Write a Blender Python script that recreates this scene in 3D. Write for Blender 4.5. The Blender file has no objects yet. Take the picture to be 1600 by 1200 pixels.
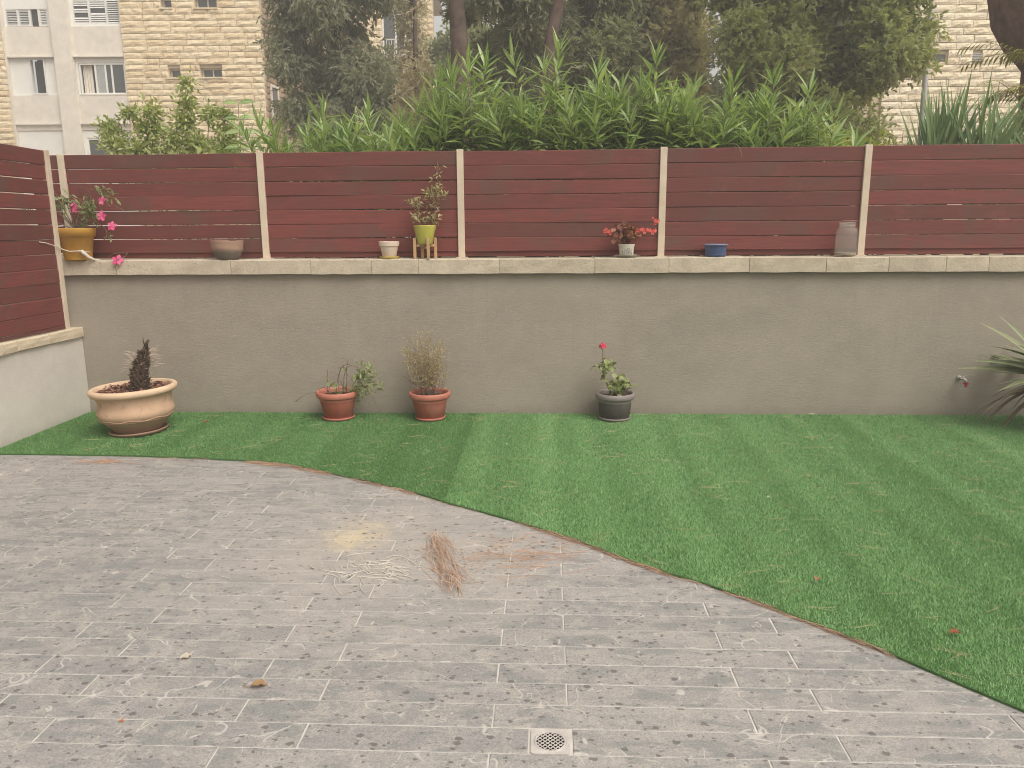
import bpy, math, random
import numpy as np
from mathutils import Vector, Matrix
rad = math.radians
random.seed(7)
SC = bpy.context.scene
COL = SC.collection

# ------------------------------------------------------------------ camera, sky, sun, exposure
cam = bpy.data.cameras.new('camera'); camo = bpy.data.objects.new('camera', cam); COL.objects.link(camo)
P, YW, RL = 0.200124, -0.045958, -0.006823
fw = Vector((math.sin(YW)*math.cos(P), math.cos(YW)*math.cos(P), -math.sin(P)))
rt = Vector((math.cos(YW), -math.sin(YW), 0)); up = rt.cross(fw)
r2 = rt*math.cos(RL)+up*math.sin(RL); u2 = up*math.cos(RL)-rt*math.sin(RL)
M = Matrix((r2, u2, -fw)).transposed().to_4x4(); M.translation = (0, 0, 1.9)
camo.matrix_world = M
cam.sensor_width = 36; cam.lens = 36*1200.96/1600; cam.clip_start = .05; cam.clip_end = 2000
SC.camera = camo
SUN_EL, SUN_ROT = 52, 136          # soft light from the right, behind the camera
w = bpy.data.worlds.new('World'); SC.world = w; w.use_nodes = True
nt = w.node_tree; nt.nodes.clear()
sky = nt.nodes.new('ShaderNodeTexSky'); sky.sky_type = 'NISHITA'; sky.sun_disc = False
sky.sun_elevation = rad(SUN_EL); sky.sun_rotation = rad(SUN_ROT); sky.dust_density = 4; sky.air_density = 1.2
hs = nt.nodes.new('ShaderNodeHueSaturation'); hs.inputs['Saturation'].default_value = .12
tint = nt.nodes.new('ShaderNodeMix'); tint.data_type = 'RGBA'; tint.blend_type = 'MULTIPLY'
tint.inputs[0].default_value = 1; tint.inputs[7].default_value = (1.0, .965, .90, 1)
bg = nt.nodes.new('ShaderNodeBackground'); bg.inputs[1].default_value = .12
ow = nt.nodes.new('ShaderNodeOutputWorld')
nt.links.new(sky.outputs[0], hs.inputs['Color']); nt.links.new(hs.outputs[0], tint.inputs[6])
nt.links.new(tint.outputs[2], bg.inputs[0]); nt.links.new(bg.outputs[0], ow.inputs[0])
sl = bpy.data.lights.new('sun', 'SUN'); sl.energy = 1.4; sl.angle = rad(35); sl.color = (1, .95, .86)
so = bpy.data.objects.new('sun', sl); COL.objects.link(so)
# nishita: sun_rotation is clockwise from +Y
sd = Vector((math.sin(rad(SUN_ROT))*math.cos(rad(SUN_EL)), math.cos(rad(SUN_ROT))*math.cos(rad(SUN_EL)), math.sin(rad(SUN_EL))))
so.rotation_euler = sd.to_track_quat('Z', 'Y').to_euler()
vs = SC.view_settings; vs.view_transform = 'Standard'; vs.look = 'None'; vs.gamma = 1; vs.use_curve_mapping = False
vs.exposure = 0.70
SC.cycles.filter_width = 1.05

# ------------------------------------------------------------------ helpers
def tag(o, label=None, cat=None, group=None, kind=None):
    if label: o['label'] = label
    if cat: o['category'] = cat
    if group: o['group'] = group
    if kind: o['kind'] = kind
    return o
def link(name, me, parent=None, m=None):
    o = bpy.data.objects.new(name, me); COL.objects.link(o)
    if m is not None and me is not None and not me.materials: me.materials.append(m)
    if parent: o.parent = parent
    return o
def thing(name, loc, label, cat, group=None, rz=0):
    o = bpy.data.objects.new(name, None); COL.objects.link(o); o.location = loc; o.rotation_euler.z = rz
    o.empty_display_size = .1
    return tag(o, label, cat, group)
class MB:
    def __init__(s): s.v = []; s.f = []
    def add(s, vs, fs):
        n = len(s.v); s.v += [tuple(a) for a in vs]; s.f += [tuple(i+n for i in f) for f in fs]; return s
    def box(s, x0, x1, y0, y1, z0, z1):
        return s.add([(x0,y0,z0),(x1,y0,z0),(x1,y1,z0),(x0,y1,z0),(x0,y0,z1),(x1,y0,z1),(x1,y1,z1),(x0,y1,z1)],
                     [(0,3,2,1),(4,5,6,7),(0,1,5,4),(1,2,6,5),(2,3,7,6),(3,0,4,7)])
    def bbox(s, x0, x1, y0, y1, z0, z1, b):
        """box with chamfered edges"""
        vs = []; 
        for z, i in ((z0, b), (z0+b, 0), (z1-b, 0), (z1, b)):
            c = 0 if i else b
            for (x, y, sx, sy) in ((x0,y0,1,1),(x1,y0,-1,1),(x1,y1,-1,-1),(x0,y1,1,-1)):
                if i: vs += [(x+sx*b, y+sy*b, z)]*1
                else: vs += [(x+sx*0, y+sy*b*0, z)]
        fs = [(3,2,1,0),(12,13,14,15)]
        for k in range(3):
            for j in range(4): fs.append((k*4+j, k*4+(j+1)%4, k*4+4+(j+1)%4, k*4+4+j))
        return s.add(vs, fs)
    def lathe(s, prof, n=40, c=(0,0,0), close=False):
        vs = []; fs = []
        for r, z in prof:
            for k in range(n):
                a = 2*math.pi*k/n; vs.append((c[0]+r*math.cos(a), c[1]+r*math.sin(a), c[2]+z))
        m = len(prof)
        for i in range(m-1):
            for k in range(n): fs.append((i*n+k, i*n+(k+1)%n, (i+1)*n+(k+1)%n, (i+1)*n+k))
        if close:
            fs.append(tuple(range(n))[::-1]); fs.append(tuple((m-1)*n+k for k in range(n)))
        return s.add(vs, fs)
    def tube(s, pts, rr, n=6):
        pts = [Vector(p) for p in pts]; m = len(pts)
        if not hasattr(rr, '__len__'): rr = [rr]*m
        vs = []; fs = []; a = None
        for i, p in enumerate(pts):
            t = (pts[min(i+1, m-1)]-pts[max(i-1, 0)])
            if t.length < 1e-9: t = Vector((0,0,1))
            t.normalize()
            if a is None: a = t.orthogonal().normalized()
            a = (a-t*a.dot(t)); a = a.normalized() if a.length > 1e-6 else t.orthogonal().normalized()
            b = t.cross(a)
            for k in range(n):
                an = 2*math.pi*k/n; vs.append(p+(a*math.cos(an)+b*math.sin(an))*rr[i])
        for i in range(m-1):
            for k in range(n): fs.append((i*n+k, i*n+(k+1)%n, (i+1)*n+(k+1)%n, (i+1)*n+k))
        fs.append(tuple(range(n))[::-1]); fs.append(tuple((m-1)*n+k for k in range(n)))
        return s.add(vs, fs)
    def mesh(s, name, smooth=False):
        me = bpy.data.meshes.new(name); me.from_pydata(s.v, [], s.f); me.update()
        if smooth: me.polygons.foreach_set('use_smooth', [True]*len(me.polygons))
        return me
    def build(s, name, m, parent=None, smooth=False, loc=None):
        o = link(name, s.mesh(name, smooth), parent, m)
        if loc: o.location = loc
        return o
def auto_smooth(o, deg=40):
    me = o.data; me.polygons.foreach_set('use_smooth', [True]*len(me.polygons))
    try: me.set_sharp_from_angle(angle=rad(deg))
    except Exception: pass
    return o
def bevel(o, wd=.004, seg=2):
    b = o.modifiers.new('bevel', 'BEVEL'); b.width = wd; b.segments = seg; b.limit_method = 'ANGLE'; b.angle_limit = rad(40); return o
def npmesh(name, V, F, attrs=None, smooth=False):
    """V (n,3), F (m,k) uniform polygons"""
    me = bpy.data.meshes.new(name); V = np.asarray(V, np.float32); F = np.asarray(F, np.int32); m, k = F.shape
    me.vertices.add(len(V)); me.vertices.foreach_set('co', V.ravel())
    me.loops.add(m*k); me.loops.foreach_set('vertex_index', F.ravel())
    me.polygons.add(m); me.polygons.foreach_set('loop_start', np.arange(0, m*k, k, dtype=np.int32))
    try: me.polygons.foreach_set('loop_total', np.full(m, k, np.int32))
    except Exception: pass
    if smooth: me.polygons.foreach_set('use_smooth', np.ones(m, bool))
    for nm, a in (attrs or {}).items():
        at = me.attributes.new(nm, 'FLOAT', 'POINT'); at.data.foreach_set('value', np.asarray(a, np.float32))
    me.update(calc_edges=True); me.validate(); return me
def norm(a): return a/np.maximum(np.linalg.norm(a, axis=-1, keepdims=True), 1e-9)
def leaf_t(L=1., W=.1, n=4, curve=.15, fold=.25, peak=.45):
    V = []; F = []; rib = []
    for i in range(n+1):
        t = i/n; wd = W*.5*max(.02, math.sin(math.pi*(t**(math.log(.5)/math.log(peak)))))
        z = -curve*L*t*t
        V += [(L*t, -wd, z+fold*wd), (L*t, 0, z), (L*t, wd, z+fold*wd)]; rib += [0, 1, 0]
        if i < n:
            b = i*3; F += [(b, b+3, b+4, b+1), (b+1, b+4, b+5, b+2)]
    return np.array(V, float), np.array(F), np.array(rib, float)
def quad_t(L=1., W=.5):
    """a small diamond leaf, two slightly folded halves"""
    V = np.array([(0,0,0),(L*.45,-W*.5,.08*L),(L,0,-.05*L),(L*.45,W*.5,.08*L)]); return V, np.array([(0,1,2,3)]), np.array([0,0,0,0.])
def spray_t(rng, n=7, L=1., W=.16, droop=.3):
    """a twig of narrow scale leaves"""
    V = []; F = []
    for i in range(n):
        t = i/n; a = rng.uniform(-.9, .9); l = L*rng.uniform(.35, .6); b = rng.uniform(-.5, .5)
        o = np.array((t*L*.7, 0, -droop*t*t*L)); d = np.array((math.cos(a), math.sin(a), b-.2)); d /= np.linalg.norm(d)
        s = np.cross(d, (rng.uniform(-1,1), rng.uniform(-1,1), 1)); s /= np.linalg.norm(s)
        k = len(V); V += [o, o+d*l*.5-s*W*.5, o+d*l, o+d*l*.5+s*W*.5]; F.append((k, k+1, k+2, k+3))
    V = np.array(V); return V, np.array(F), np.zeros(len(V))
def scatter_mesh(name, T, pos, d, upv, sc, rnd, smooth=False):
    V, F, rib = T; N = len(pos)
    x = norm(d); z = upv-x*np.sum(upv*x, 1, keepdims=True); z = norm(z); y = np.cross(z, x)
    sc = np.broadcast_to(np.asarray(sc, float), (N,)).reshape(N, 1, 1)
    W_ = (V[None, :, 0:1]*x[:, None]+V[None, :, 1:2]*y[:, None]+V[None, :, 2:3]*z[:, None])*sc+pos[:, None]
    FF = (F[None]+(np.arange(N)*len(V))[:, None, None]).reshape(-1, F.shape[1])
    return npmesh(name, W_.reshape(-1, 3), FF, {'rnd': np.repeat(rnd, len(V)), 'rib': np.tile(rib, N)}, smooth)
def bez(p0, p1, p2, n=8):
    p0, p1, p2 = Vector(p0), Vector(p1), Vector(p2)
    return [p0*(1-t)**2+p1*2*t*(1-t)+p2*t*t for t in [i/n for i in range(n+1)]]

# ------------------------------------------------------------------ materials
class NB:
    def __init__(s, name, rough=.8, spec=.3):
        s.m = bpy.data.materials.new(name); s.m.use_nodes = True; s.t = s.m.node_tree
        s.b = s.t.nodes['Principled BSDF']; s.b.inputs['Roughness'].default_value = rough; s.b.inputs['Specular IOR Level'].default_value = spec
        s.out = s.t.nodes['Material Output']
    def n(s, ty, **kw):
        x = s.t.nodes.new(ty)
        for k, v in kw.items(): setattr(x, k, v)
        return x
    def l(s, a, b): s.t.links.new(a, b)
    def pos(s, scale=(1,1,1), obj=False, off=False):
        c = s.n('ShaderNodeTexCoord').outputs['Object'] if obj else s.n('ShaderNodeNewGeometry').outputs['Position']
        if off:
            oi = s.n('ShaderNodeObjectInfo'); mm = s.n('ShaderNodeMath', operation='MULTIPLY'); s.l(oi.outputs['Random'], mm.inputs[0]); mm.inputs[1].default_value = 37.
            cb = s.n('ShaderNodeCombineXYZ'); s.l(mm.outputs[0], cb.inputs[0]); s.l(mm.outputs[0], cb.inputs[2])
            ad = s.n('ShaderNodeVectorMath', operation='ADD'); s.l(c, ad.inputs[0]); s.l(cb.outputs[0], ad.inputs[1]); c = ad.outputs[0]
        mp = s.n('ShaderNodeMapping'); mp.inputs['Scale'].default_value = scale; s.l(c, mp.inputs['Vector']); return mp.outputs[0]
    def noise(s, vec, scale=5, detail=4, rough=.55, dist=0):
        x = s.n('ShaderNodeTexNoise'); s.l(vec, x.inputs['Vector']); x.inputs['Scale'].default_value = scale; x.inputs['Detail'].default_value = detail
        x.inputs['Roughness'].default_value = rough; x.inputs['Distortion'].default_value = dist; return x.outputs['Fac']
    def ramp(s, f, stops):
        x = s.n('ShaderNodeValToRGB'); s.l(f, x.inputs[0]); e = x.color_ramp.elements
        while len(e) < len(stops): e.new(.5)
        for i, (p, c) in enumerate(stops):
            e[i].position = p; e[i].color = (c, c, c, 1) if not hasattr(c, '__len__') else (*c, 1)
        return x.outputs[0]
    def mix(s, f, a, b, mode='MIX'):
        x = s.n('ShaderNodeMix', data_type='RGBA', blend_type=mode)
        for v, i in ((f, 0), (a, 6), (b, 7)):
            if hasattr(v, 'is_linked'): s.l(v, x.inputs[i])
            elif i == 0: x.inputs[0].default_value = v
            else: x.inputs[i].default_value = (*v, 1) if hasattr(v, '__len__') else (v, v, v, 1)
        return x.outputs[2]
    def math(s, op, a, b=0.):
        x = s.n('ShaderNodeMath', operation=op)
        for v, i in ((a, 0), (b, 1)):
            if hasattr(v, 'is_linked'): s.l(v, x.inputs[i])
            else: x.inputs[i].default_value = v
        return x.outputs[0]
    def attr(s, nm): return s.n('ShaderNodeAttribute', attribute_name=nm).outputs['Fac']
    def orand(s): return s.n('ShaderNodeObjectInfo').outputs['Random']
    def col(s, c):
        if hasattr(c, 'is_linked'): s.l(c, s.b.inputs['Base Color'])
        else: s.b.inputs['Base Color'].default_value = (*c, 1)
    def bump(s, f, st=.3, d=.01):
        x = s.n('ShaderNodeBump'); x.inputs['Strength'].default_value = st; x.inputs['Distance'].default_value = d; s.l(f, x.inputs['Height']); s.l(x.outputs[0], s.b.inputs['Normal'])
    def xyz(s, vec):
        x = s.n('ShaderNodeSeparateXYZ'); s.l(vec, x.inputs[0]); return x.outputs
def leafmat(name, c0, c1, ribc=None, rough=.45, trans=.25, obj=False, spec=.35):
    k = NB(name, rough, spec)
    r = k.orand() if obj else k.attr('rnd')
    c = k.mix(r, c0, c1)
    if ribc: c = k.mix(k.ramp(k.attr('rib'), [(.72, 0), (.9, 1)]), c, ribc)
    k.col(c)
    if trans:
        t = k.n('ShaderNodeBsdfTranslucent'); k.l(k.mix(1., c, (1.1, 1.15, .6), 'MULTIPLY'), t.inputs[0])
        mx = k.n('ShaderNodeMixShader'); mx.inputs[0].default_value = trans
        k.l(k.b.outputs[0], mx.inputs[1]); k.l(t.outputs[0], mx.inputs[2]); k.l(mx.outputs[0], k.out.inputs[0])
    return k.m
def simple(name, c, rough=.6, spec=.3, var=.15, sc=12, bump=0, stain=None):
    k = NB(name, rough, spec); p = k.pos(); f = k.noise(p, sc, 5)
    cc = k.mix(k.ramp(f, [(.3, 0), (.7, 1)]), tuple(a*(1-var) for a in c), tuple(min(1, a*(1+var)) for a in c))
    if stain: cc = k.mix(k.ramp(k.noise(p, sc*.35, 6, .6, .5), [(.52, 0), (.72, .8)]), cc, stain)
    k.col(cc)
    if bump: k.bump(k.noise(p, sc*6, 5), bump, .004)
    return k.m

def plaster(name, base, dark, light):
    k = NB(name, .95, .15); p = k.pos()
    big = k.noise(k.pos((.8, .8, 1.2)), 1.3, 5, .6, .4); med = k.noise(p, 7, 5, .6)
    c = k.mix(k.ramp(big, [(.35, 0), (.65, 1)]), base, dark); c = k.mix(k.math('MULTIPLY', k.ramp(med, [(.45, 0), (.75, 1)]), .35), c, light)
    z = k.xyz(p)[2]
    # splash dirt band along the foot of the wall, ragged top
    band = k.math('ADD', z, k.math('MULTIPLY', k.noise(p, 9, 5), .16))
    c = k.mix(k.ramp(band, [(.08, .55), (.20, 0)]), c, tuple(a*.72 for a in dark))
    drag = k.noise(k.pos((9, 9, 60)), 2.2, 6, .65, .6); grain = k.noise(p, 190, 3, .6)
    c = k.mix(k.math('MULTIPLY', k.ramp(drag, [(.5, 0), (.8, 1)]), .22), c, tuple(a*1.25 for a in light))
    st_ = k.noise(k.pos((26, 26, .7)), 1.0, 5, .6, .2); top_ = k.ramp(k.math('ADD', z, k.math('MULTIPLY', k.noise(p, 3, 4), .5)), [(.75, 0), (1.5, 1)])
    c = k.mix(k.math('MULTIPLY', k.math('MULTIPLY', k.ramp(st_, [(.55, 0), (.72, 1)]), top_), .18), c, tuple(a*.78 for a in dark))
    # a few dark pits
    pit = k.noise(p, 33, 2); c = k.mix(k.ramp(pit, [(.72, 0), (.8, .5)]), c, tuple(a*.5 for a in dark))
    k.col(c); k.bump(k.math('ADD', k.math('MULTIPLY', drag, 1.0), k.math('MULTIPLY', grain, .6)), .42, .008)
    return k.m
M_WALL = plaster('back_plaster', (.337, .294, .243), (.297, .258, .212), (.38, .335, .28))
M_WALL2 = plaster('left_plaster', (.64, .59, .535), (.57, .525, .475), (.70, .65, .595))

def stone_m(name, c0, c1, dirt, tint=1.):
    k = NB(name, .9, .2); p = k.pos(off=True)
    c = k.mix(k.orand(), c0, c1); n1 = k.noise(p, 6, 6, .65, .5)
    c = k.mix(k.ramp(n1, [(.42, 0), (.72, .75)]), c, dirt)
    c = k.mix(k.ramp(k.noise(p, 45, 3), [(.62, 0), (.74, .6)]), c, tuple(a*.55 for a in dirt))
    k.col(c); k.bump(k.noise(p, 40, 6), .5, .01); return k.m
M_COPE = stone_m('coping_limestone', (.57, .49, .385), (.49, .42, .325), (.37, .31, .235))
M_COPE2 = stone_m('left_coping_limestone', (.66, .56, .42), (.60, .50, .37), (.48, .39, .28))
def bstone(name, c0, c1, dirt):
    k = NB(name, .92, .15); p = k.pos(off=True); oc = k.orand(); c = k.mix(k.ramp(oc, [(0, 0), (.75, .6), (.85, 1), (1, 1)]), c0, c1); c = k.mix(k.ramp(oc, [(.84, 0), (.95, .35)]), c, dirt)
    c = k.mix(k.ramp(k.noise(p, 3.2, 5, .6, .6), [(.49, 0), (.70, .8)]), c, dirt); k.col(c); k.bump(k.noise(p, 9, 5), .8, .05); return k.m
M_BST = bstone('building_limestone', (.83, .70, .49), (.76, .61, .40), (.60, .435, .26))
M_BST2 = bstone('far_limestone', (.86, .76, .58), (.80, .69, .50), (.68, .54, .37))
M_BSHADE = bstone('shaded_side_limestone', (.40, .275, .175), (.32, .215, .14), (.22, .145, .10))  # darker, browner stone: tree shade on the side face put into the colour
M_MORTAR = simple('stone_mortar', (.58, .47, .33), .95, .1)
M_CONC = simple('pale_concrete', (.74, .675, .59), .9, .15, .08, 3, .2, (.63, .565, .49))
M_PANEL = simple('white_panel', (.80, .78, .73), .6, .3, .04, 2)
M_SHUT = simple('white_shutter', (.72, .70, .67), .5, .3, .05, 3)
M_DARK = simple('dark_interior', (.035, .032, .03), .8, .2)
M_ROOM = simple('room_wall', (.16, .14, .12), .9, .1)
def glass_m():
    k = NB('window_glass', .06, .6); k.col((.06, .065, .065)); k.b.inputs['Metallic'].default_value = 0; return k.m
M_GLASS = glass_m()

def wood():
    k = NB('red_stained_wood', .62, .3); 
    p = k.pos((1.2, 1.2, 34), off=True); q = k.pos(off=True)
    g = k.noise(p, 3.0, 6, .6, .6); r = k.orand()
    c = k.mix(r, (.145, .040, .035), (.232, .056, .048))
    c = k.mix(k.ramp(g, [(.35, 0), (.72, .8)]), c, (.092, .038, .030))
    c = k.mix(k.ramp(k.noise(q, 1.6, 5, .6, .8), [(.49, 0), (.70, .7)]), c, (.108, .062, .050))
    c = k.mix(k.ramp(k.noise(q, 4.5, 4, .6, .5), [(.60, 0), (.78, .6)]), c, (.225, .062, .050))
    c = k.mix(k.ramp(k.noise(k.pos((2, 2, 50), off=True), 6, 3), [(.70, 0), (.78, .3)]), c, (.26, .16, .14))
    k.col(c); k.bump(g, .35, .004); return k.m
M_WOOD = wood()
M_POST = simple('beige_painted_post', (.60, .50, .385), .55, .3, .07, 9, .1, (.50, .40, .29))

def tile_m():
    k = NB('stone_look_tile', .58, .35); p = k.pos(); po = k.pos(off=True)
    r = k.orand()
    streak = k.noise(k.pos((1.6, 14, 1), off=True), 2.6, 6, .65, .8)
    c = k.mix(k.ramp(streak, [(.32, 0), (.68, 1)]), (.275, .258, .252), (.360, .331, .319))
    c = k.mix(k.ramp(r, [(0, .75), (.35, .1), (.6, 0)]), c, (.262, .252, .246)); c = k.mix(k.ramp(r, [(.6, 0), (1, .6)]), c, (.355, .33, .312))
    # crusty yellowish patches and cool slate patches
    n2 = k.noise(po, 9.5, 8, .78, .7)
    c = k.mix(k.ramp(n2, [(.49, 0), (.56, .62)]), c, (.405, .372, .335))
    c = k.mix(k.ramp(k.noise(po, 26, 6, .75, .4), [(.58, 0), (.66, .3)]), c, (.205, .19, .178))
    n3 = k.noise(k.pos((1, 2.2, 1), off=True), 4.5, 5, .6, .6)
    c = k.mix(k.ramp(n3, [(.52, 0), (.60, .7)]), c, (.222, .226, .220))
    fine = k.noise(po, 120, 4, .7); c = k.mix(.7, c, k.mix(1., c, k.ramp(fine, [(.3, .58), (.7, 1.35)]), 'MULTIPLY'))
    # dusty middle of the terrace
    d = k.n('ShaderNodeVectorMath', operation='DISTANCE'); k.l(p, d.inputs[0]); d.inputs[1].default_value = (-.9, 4.4, 0)
    dd = k.math('ADD', d.outputs['Value'], k.math('MULTIPLY', k.noise(p, 2.2, 6, .7, .5), 2.0))
    c = k.mix(k.ramp(dd, [(1.15, .0), (1.16, .0)]) if False else k.ramp(k.math('MULTIPLY', dd, .3), [(.36, .55), (.72, 0)]), c, (.425, .38, .34))
    # sand spill
    d2 = k.n('ShaderNodeVectorMath', operation='DISTANCE'); mp = k.n('ShaderNodeMapping'); mp.inputs['Scale'].default_value = (1.0, .85, 1); k.l(p, mp.inputs[0])
    k.l(mp.outputs[0], d2.inputs[0]); d2.inputs[1].default_value = (-1.2, 4.52*.85, 0)
    ds = k.math('ADD', d2.outputs['Value'], k.math('MULTIPLY', k.noise(p, 7, 8, .8, .6), 1.1))
    c = k.mix(k.ramp(ds, [(.54, .75), (.80, 0)]), c, (.60, .49, .325))
    # pale scrape marks
    wv = k.n('ShaderNodeVectorMath', operation='ADD'); k.l(p, wv.inputs[0]); nn = k.n('ShaderNodeTexNoise'); k.l(p, nn.inputs[0]); nn.inputs['Scale'].default_value = 3.2
    sc_ = k.n('ShaderNodeVectorMath', operation='SCALE'); k.l(nn.outputs['Color'], sc_.inputs[0]); sc_.inputs[3].default_value = .55; k.l(sc_.outputs[0], wv.inputs[1])
    for scl, th, lo in ((3.6, .017, .535), (7., .020, .60)):
        vo = k.n('ShaderNodeTexVoronoi', feature='DISTANCE_TO_EDGE'); k.l(wv.outputs[0], vo.inputs['Vector']); vo.inputs['Scale'].default_value = scl
        line = k.ramp(vo.outputs['Distance'], [(th*.4, 1), (th, 0)])
        msk = k.ramp(k.noise(p, 6.2*scl/4, 2, .45, .6), [(lo, 0), (lo+.05, 1)])
        c = k.mix(k.math('MULTIPLY', k.math('MULTIPLY', line, msk), .75), c, (.54, .50, .455))
    # pale blotches
    c = k.mix(k.ramp(k.noise(p, 11, 4, .6, 1.2), [(.69, 0), (.73, .6)]), c, (.50, .455, .39))
    # rain drops
    for scl, rr, dk in ((22., .27, .78), (34., .27, .74), (62., .28, .4)):
        vd = k.n('ShaderNodeTexVoronoi'); 
        mp2 = k.n('ShaderNodeMapping'); mp2.inputs['Scale'].default_value = (.72, 1, 1); k.l(p, mp2.inputs[0])
        pn = k.n('ShaderNodeVectorMath', operation='ADD'); k.l(mp2.outputs[0], pn.inputs[0])
        n4 = k.n('ShaderNodeTexNoise'); k.l(p, n4.inputs[0]); n4.inputs['Scale'].default_value = 60
        s4 = k.n('ShaderNodeVectorMath', operation='SCALE'); k.l(n4.outputs['Color'], s4.inputs[0]); s4.inputs[3].default_value = .02; k.l(s4.outputs[0], pn.inputs[1])
        k.l(pn.outputs[0], vd.inputs['Vector']); vd.inputs['Scale'].default_value = scl; vd.inputs['Randomness'].default_value = 1
        rs = k.n('ShaderNodeSeparateColor'); k.l(vd.outputs['Color'], rs.inputs[0])
        rv = k.math('MULTIPLY', k.ramp(rs.outputs[0], [(.46, 0), (.48, .4), (.9, 1)]), rr)
        spot = k.math('GREATER_THAN', k.math('SUBTRACT', rv, vd.outputs['Distance']), 0.02)
        c = k.mix(k.math('MULTIPLY', spot, dk), c, (.118, .106, .098))
    k.col(c)
    k.bump(k.math('ADD', k.math('MULTIPLY', fine, .35), streak), .35, .004)
    return k.m
M_TILE = tile_m()
M_GROUT = simple('pale_grout', (.55, .515, .475), .95, .1, .15, 14, 0, (.36, .335, .31))
M_EARTH = simple('dry_earth', (.19, .135, .09), .95, .1, .3, 3, .5)

def blade_m(name, c0, c1, c2):
    k = NB(name, .48, .35); r = k.attr('rnd'); c = k.ramp(r, [(0, c0), (.6, c1), (1, c2)]); k.col(c)
    t = k.n('ShaderNodeBsdfTranslucent'); k.l(c, t.inputs[0]); mx = k.n('ShaderNodeMixShader'); mx.inputs[0].default_value = .2
    k.l(k.b.outputs[0], mx.inputs[1]); k.l(t.outputs[0], mx.inputs[2]); k.l(mx.outputs[0], k.out.inputs[0]); return k.m
M_TURF = blade_m('turf_yarn', (.122, .275, .085), (.23, .440, .155), (.41, .57, .31))
M_TBASE = simple('turf_backing', (.07, .14, .05), .9, .1)
M_NEEDLE = leafmat('dry_needles', (.33, .16, .095), (.54, .34, .22), rough=.6, trans=0)
M_NEEDLE2 = leafmat('straw_needles', (.33, .21, .10), (.55, .46, .27), rough=.6, trans=0)

def stripe_clay():
    k = NB('pale_terracotta', .88, .2); p = k.pos(); z = k.xyz(k.pos(obj=True))[2]
    c = k.mix(k.ramp(k.noise(p, 6, 5, .6), [(.35, 0), (.7, 1)]), (.57, .39, .27), (.49, .32, .215))
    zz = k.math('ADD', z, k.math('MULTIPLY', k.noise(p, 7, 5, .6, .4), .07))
    c = k.mix(k.ramp(zz, [(.13, .85), (.205, 0)]), c, (.33, .195, .14))     # lower half: damp stain plus shade painted into the clay
    c = k.mix(k.ramp(k.noise(p, 14, 5, .65, .8), [(.56, 0), (.66, .6)]), c, (.36, .235, .16))
    k.col(c); k.bump(k.noise(p, 60, 5), .25, .003); return k.m
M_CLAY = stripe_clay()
M_PLAST = simple('terracotta_plastic', (.335, .098, .062), .6, .3, .12, 8, 0, (.40, .20, .155))
M_PLASTR = simple('terracotta_plastic_rim', (.46, .165, .118), .6, .3, .10, 10, 0, (.52, .27, .21))
M_GREYP = simple('charcoal_plastic', (.088, .076, .066), .6, .3, .15, 8, 0, (.16, .14, .12))
M_GREYR = simple('grey_plastic_rim', (.25, .215, .205), .5, .35, .06, 8)
M_SOIL = simple('potting_soil', (.07, .042, .03), .95, .1, .35, 40, .8)
M_BARK = leafmat('bark_chips', (.17, .075, .05), (.31, .155, .105), rough=.9, trans=0)
M_YEL = simple('mustard_plastic', (.50, .26, .04), .6, .3, .10, 8, 0, (.42, .235, .07))
M_LIME = simple('lime_glaze', (.47, .44, .085), .45, .4, .08, 9, 0, (.40, .37, .13))
M_CREAM = simple('cream_ceramic', (.66, .52, .42), .6, .35, .06, 14)
M_YSAUC = simple('yellow_saucer', (.45, .32, .06), .5, .4, .1, 10)
M_BLUE = simple('blue_plastic', (.055, .085, .19), .4, .45, .12, 15)
M_BLUEL = simple('blue_plastic_lip', (.17, .20, .32), .4, .45, .06, 15)
M_OAK = simple('pale_wood', (.46, .30, .155), .6, .3, .15, 20)
M_WHITEC = simple('white_ceramic', (.62, .58, .49), .45, .4, .06, 12)
M_INK = simple('grey_glaze', (.10, .10, .085), .5, .4, .1, 12)
M_SAUCD = simple('stone_saucer', (.30, .26, .20), .6, .3, .12, 12)
M_STEM = simple('green_brown_stem', (.15, .125, .06), .7, .2, .2, 30)
M_TWIG = simple('grey_twig', (.20, .155, .115), .85, .15, .25, 30)
M_TRUNK = simple('brown_bark', (.17, .108, .085), .95, .1, .4, 7, 1.6, (.25, .165, .13))
M_BARKG = simple('conifer_bark', (.105, .074, .06), .95, .1, .4, 7, 1.5, (.17, .125, .10))
M_CACT = simple('spiny_trunk_bark', (.085, .058, .042), .9, .1, .35, 40, .6)
M_SPINE = simple('pale_spines', (.46, .37, .29), .7, .2)
M_ROPE = simple('white_rope', (.62, .55, .47), .9, .1, .1, 60)
M_STEEL = simple('grey_metal', (.42, .40, .36), .4, .5, .1, 30)
M_RED = simple('red_handle', (.30, .025, .03), .45, .4)
M_DRAIN = simple('drain_metal', (.50, .46, .43), .45, .4, .12, 30, 0, (.36, .32, .29))
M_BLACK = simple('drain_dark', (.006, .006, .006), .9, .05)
M_POLE = simple('lamp_pole_paint', (.42, .40, .385), .5, .4, .06, 4)
M_PINK = leafmat('pink_petals', (.62, .06, .20), (.72, .17, .32), rough=.6, trans=.2)
M_CRIM = leafmat('crimson_petals', (.52, .025, .07), (.62, .06, .12), rough=.6, trans=.2)
M_CORAL = leafmat('coral_petals', (.60, .06, .055), (.66, .16, .12), rough=.6, trans=.2)

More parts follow.
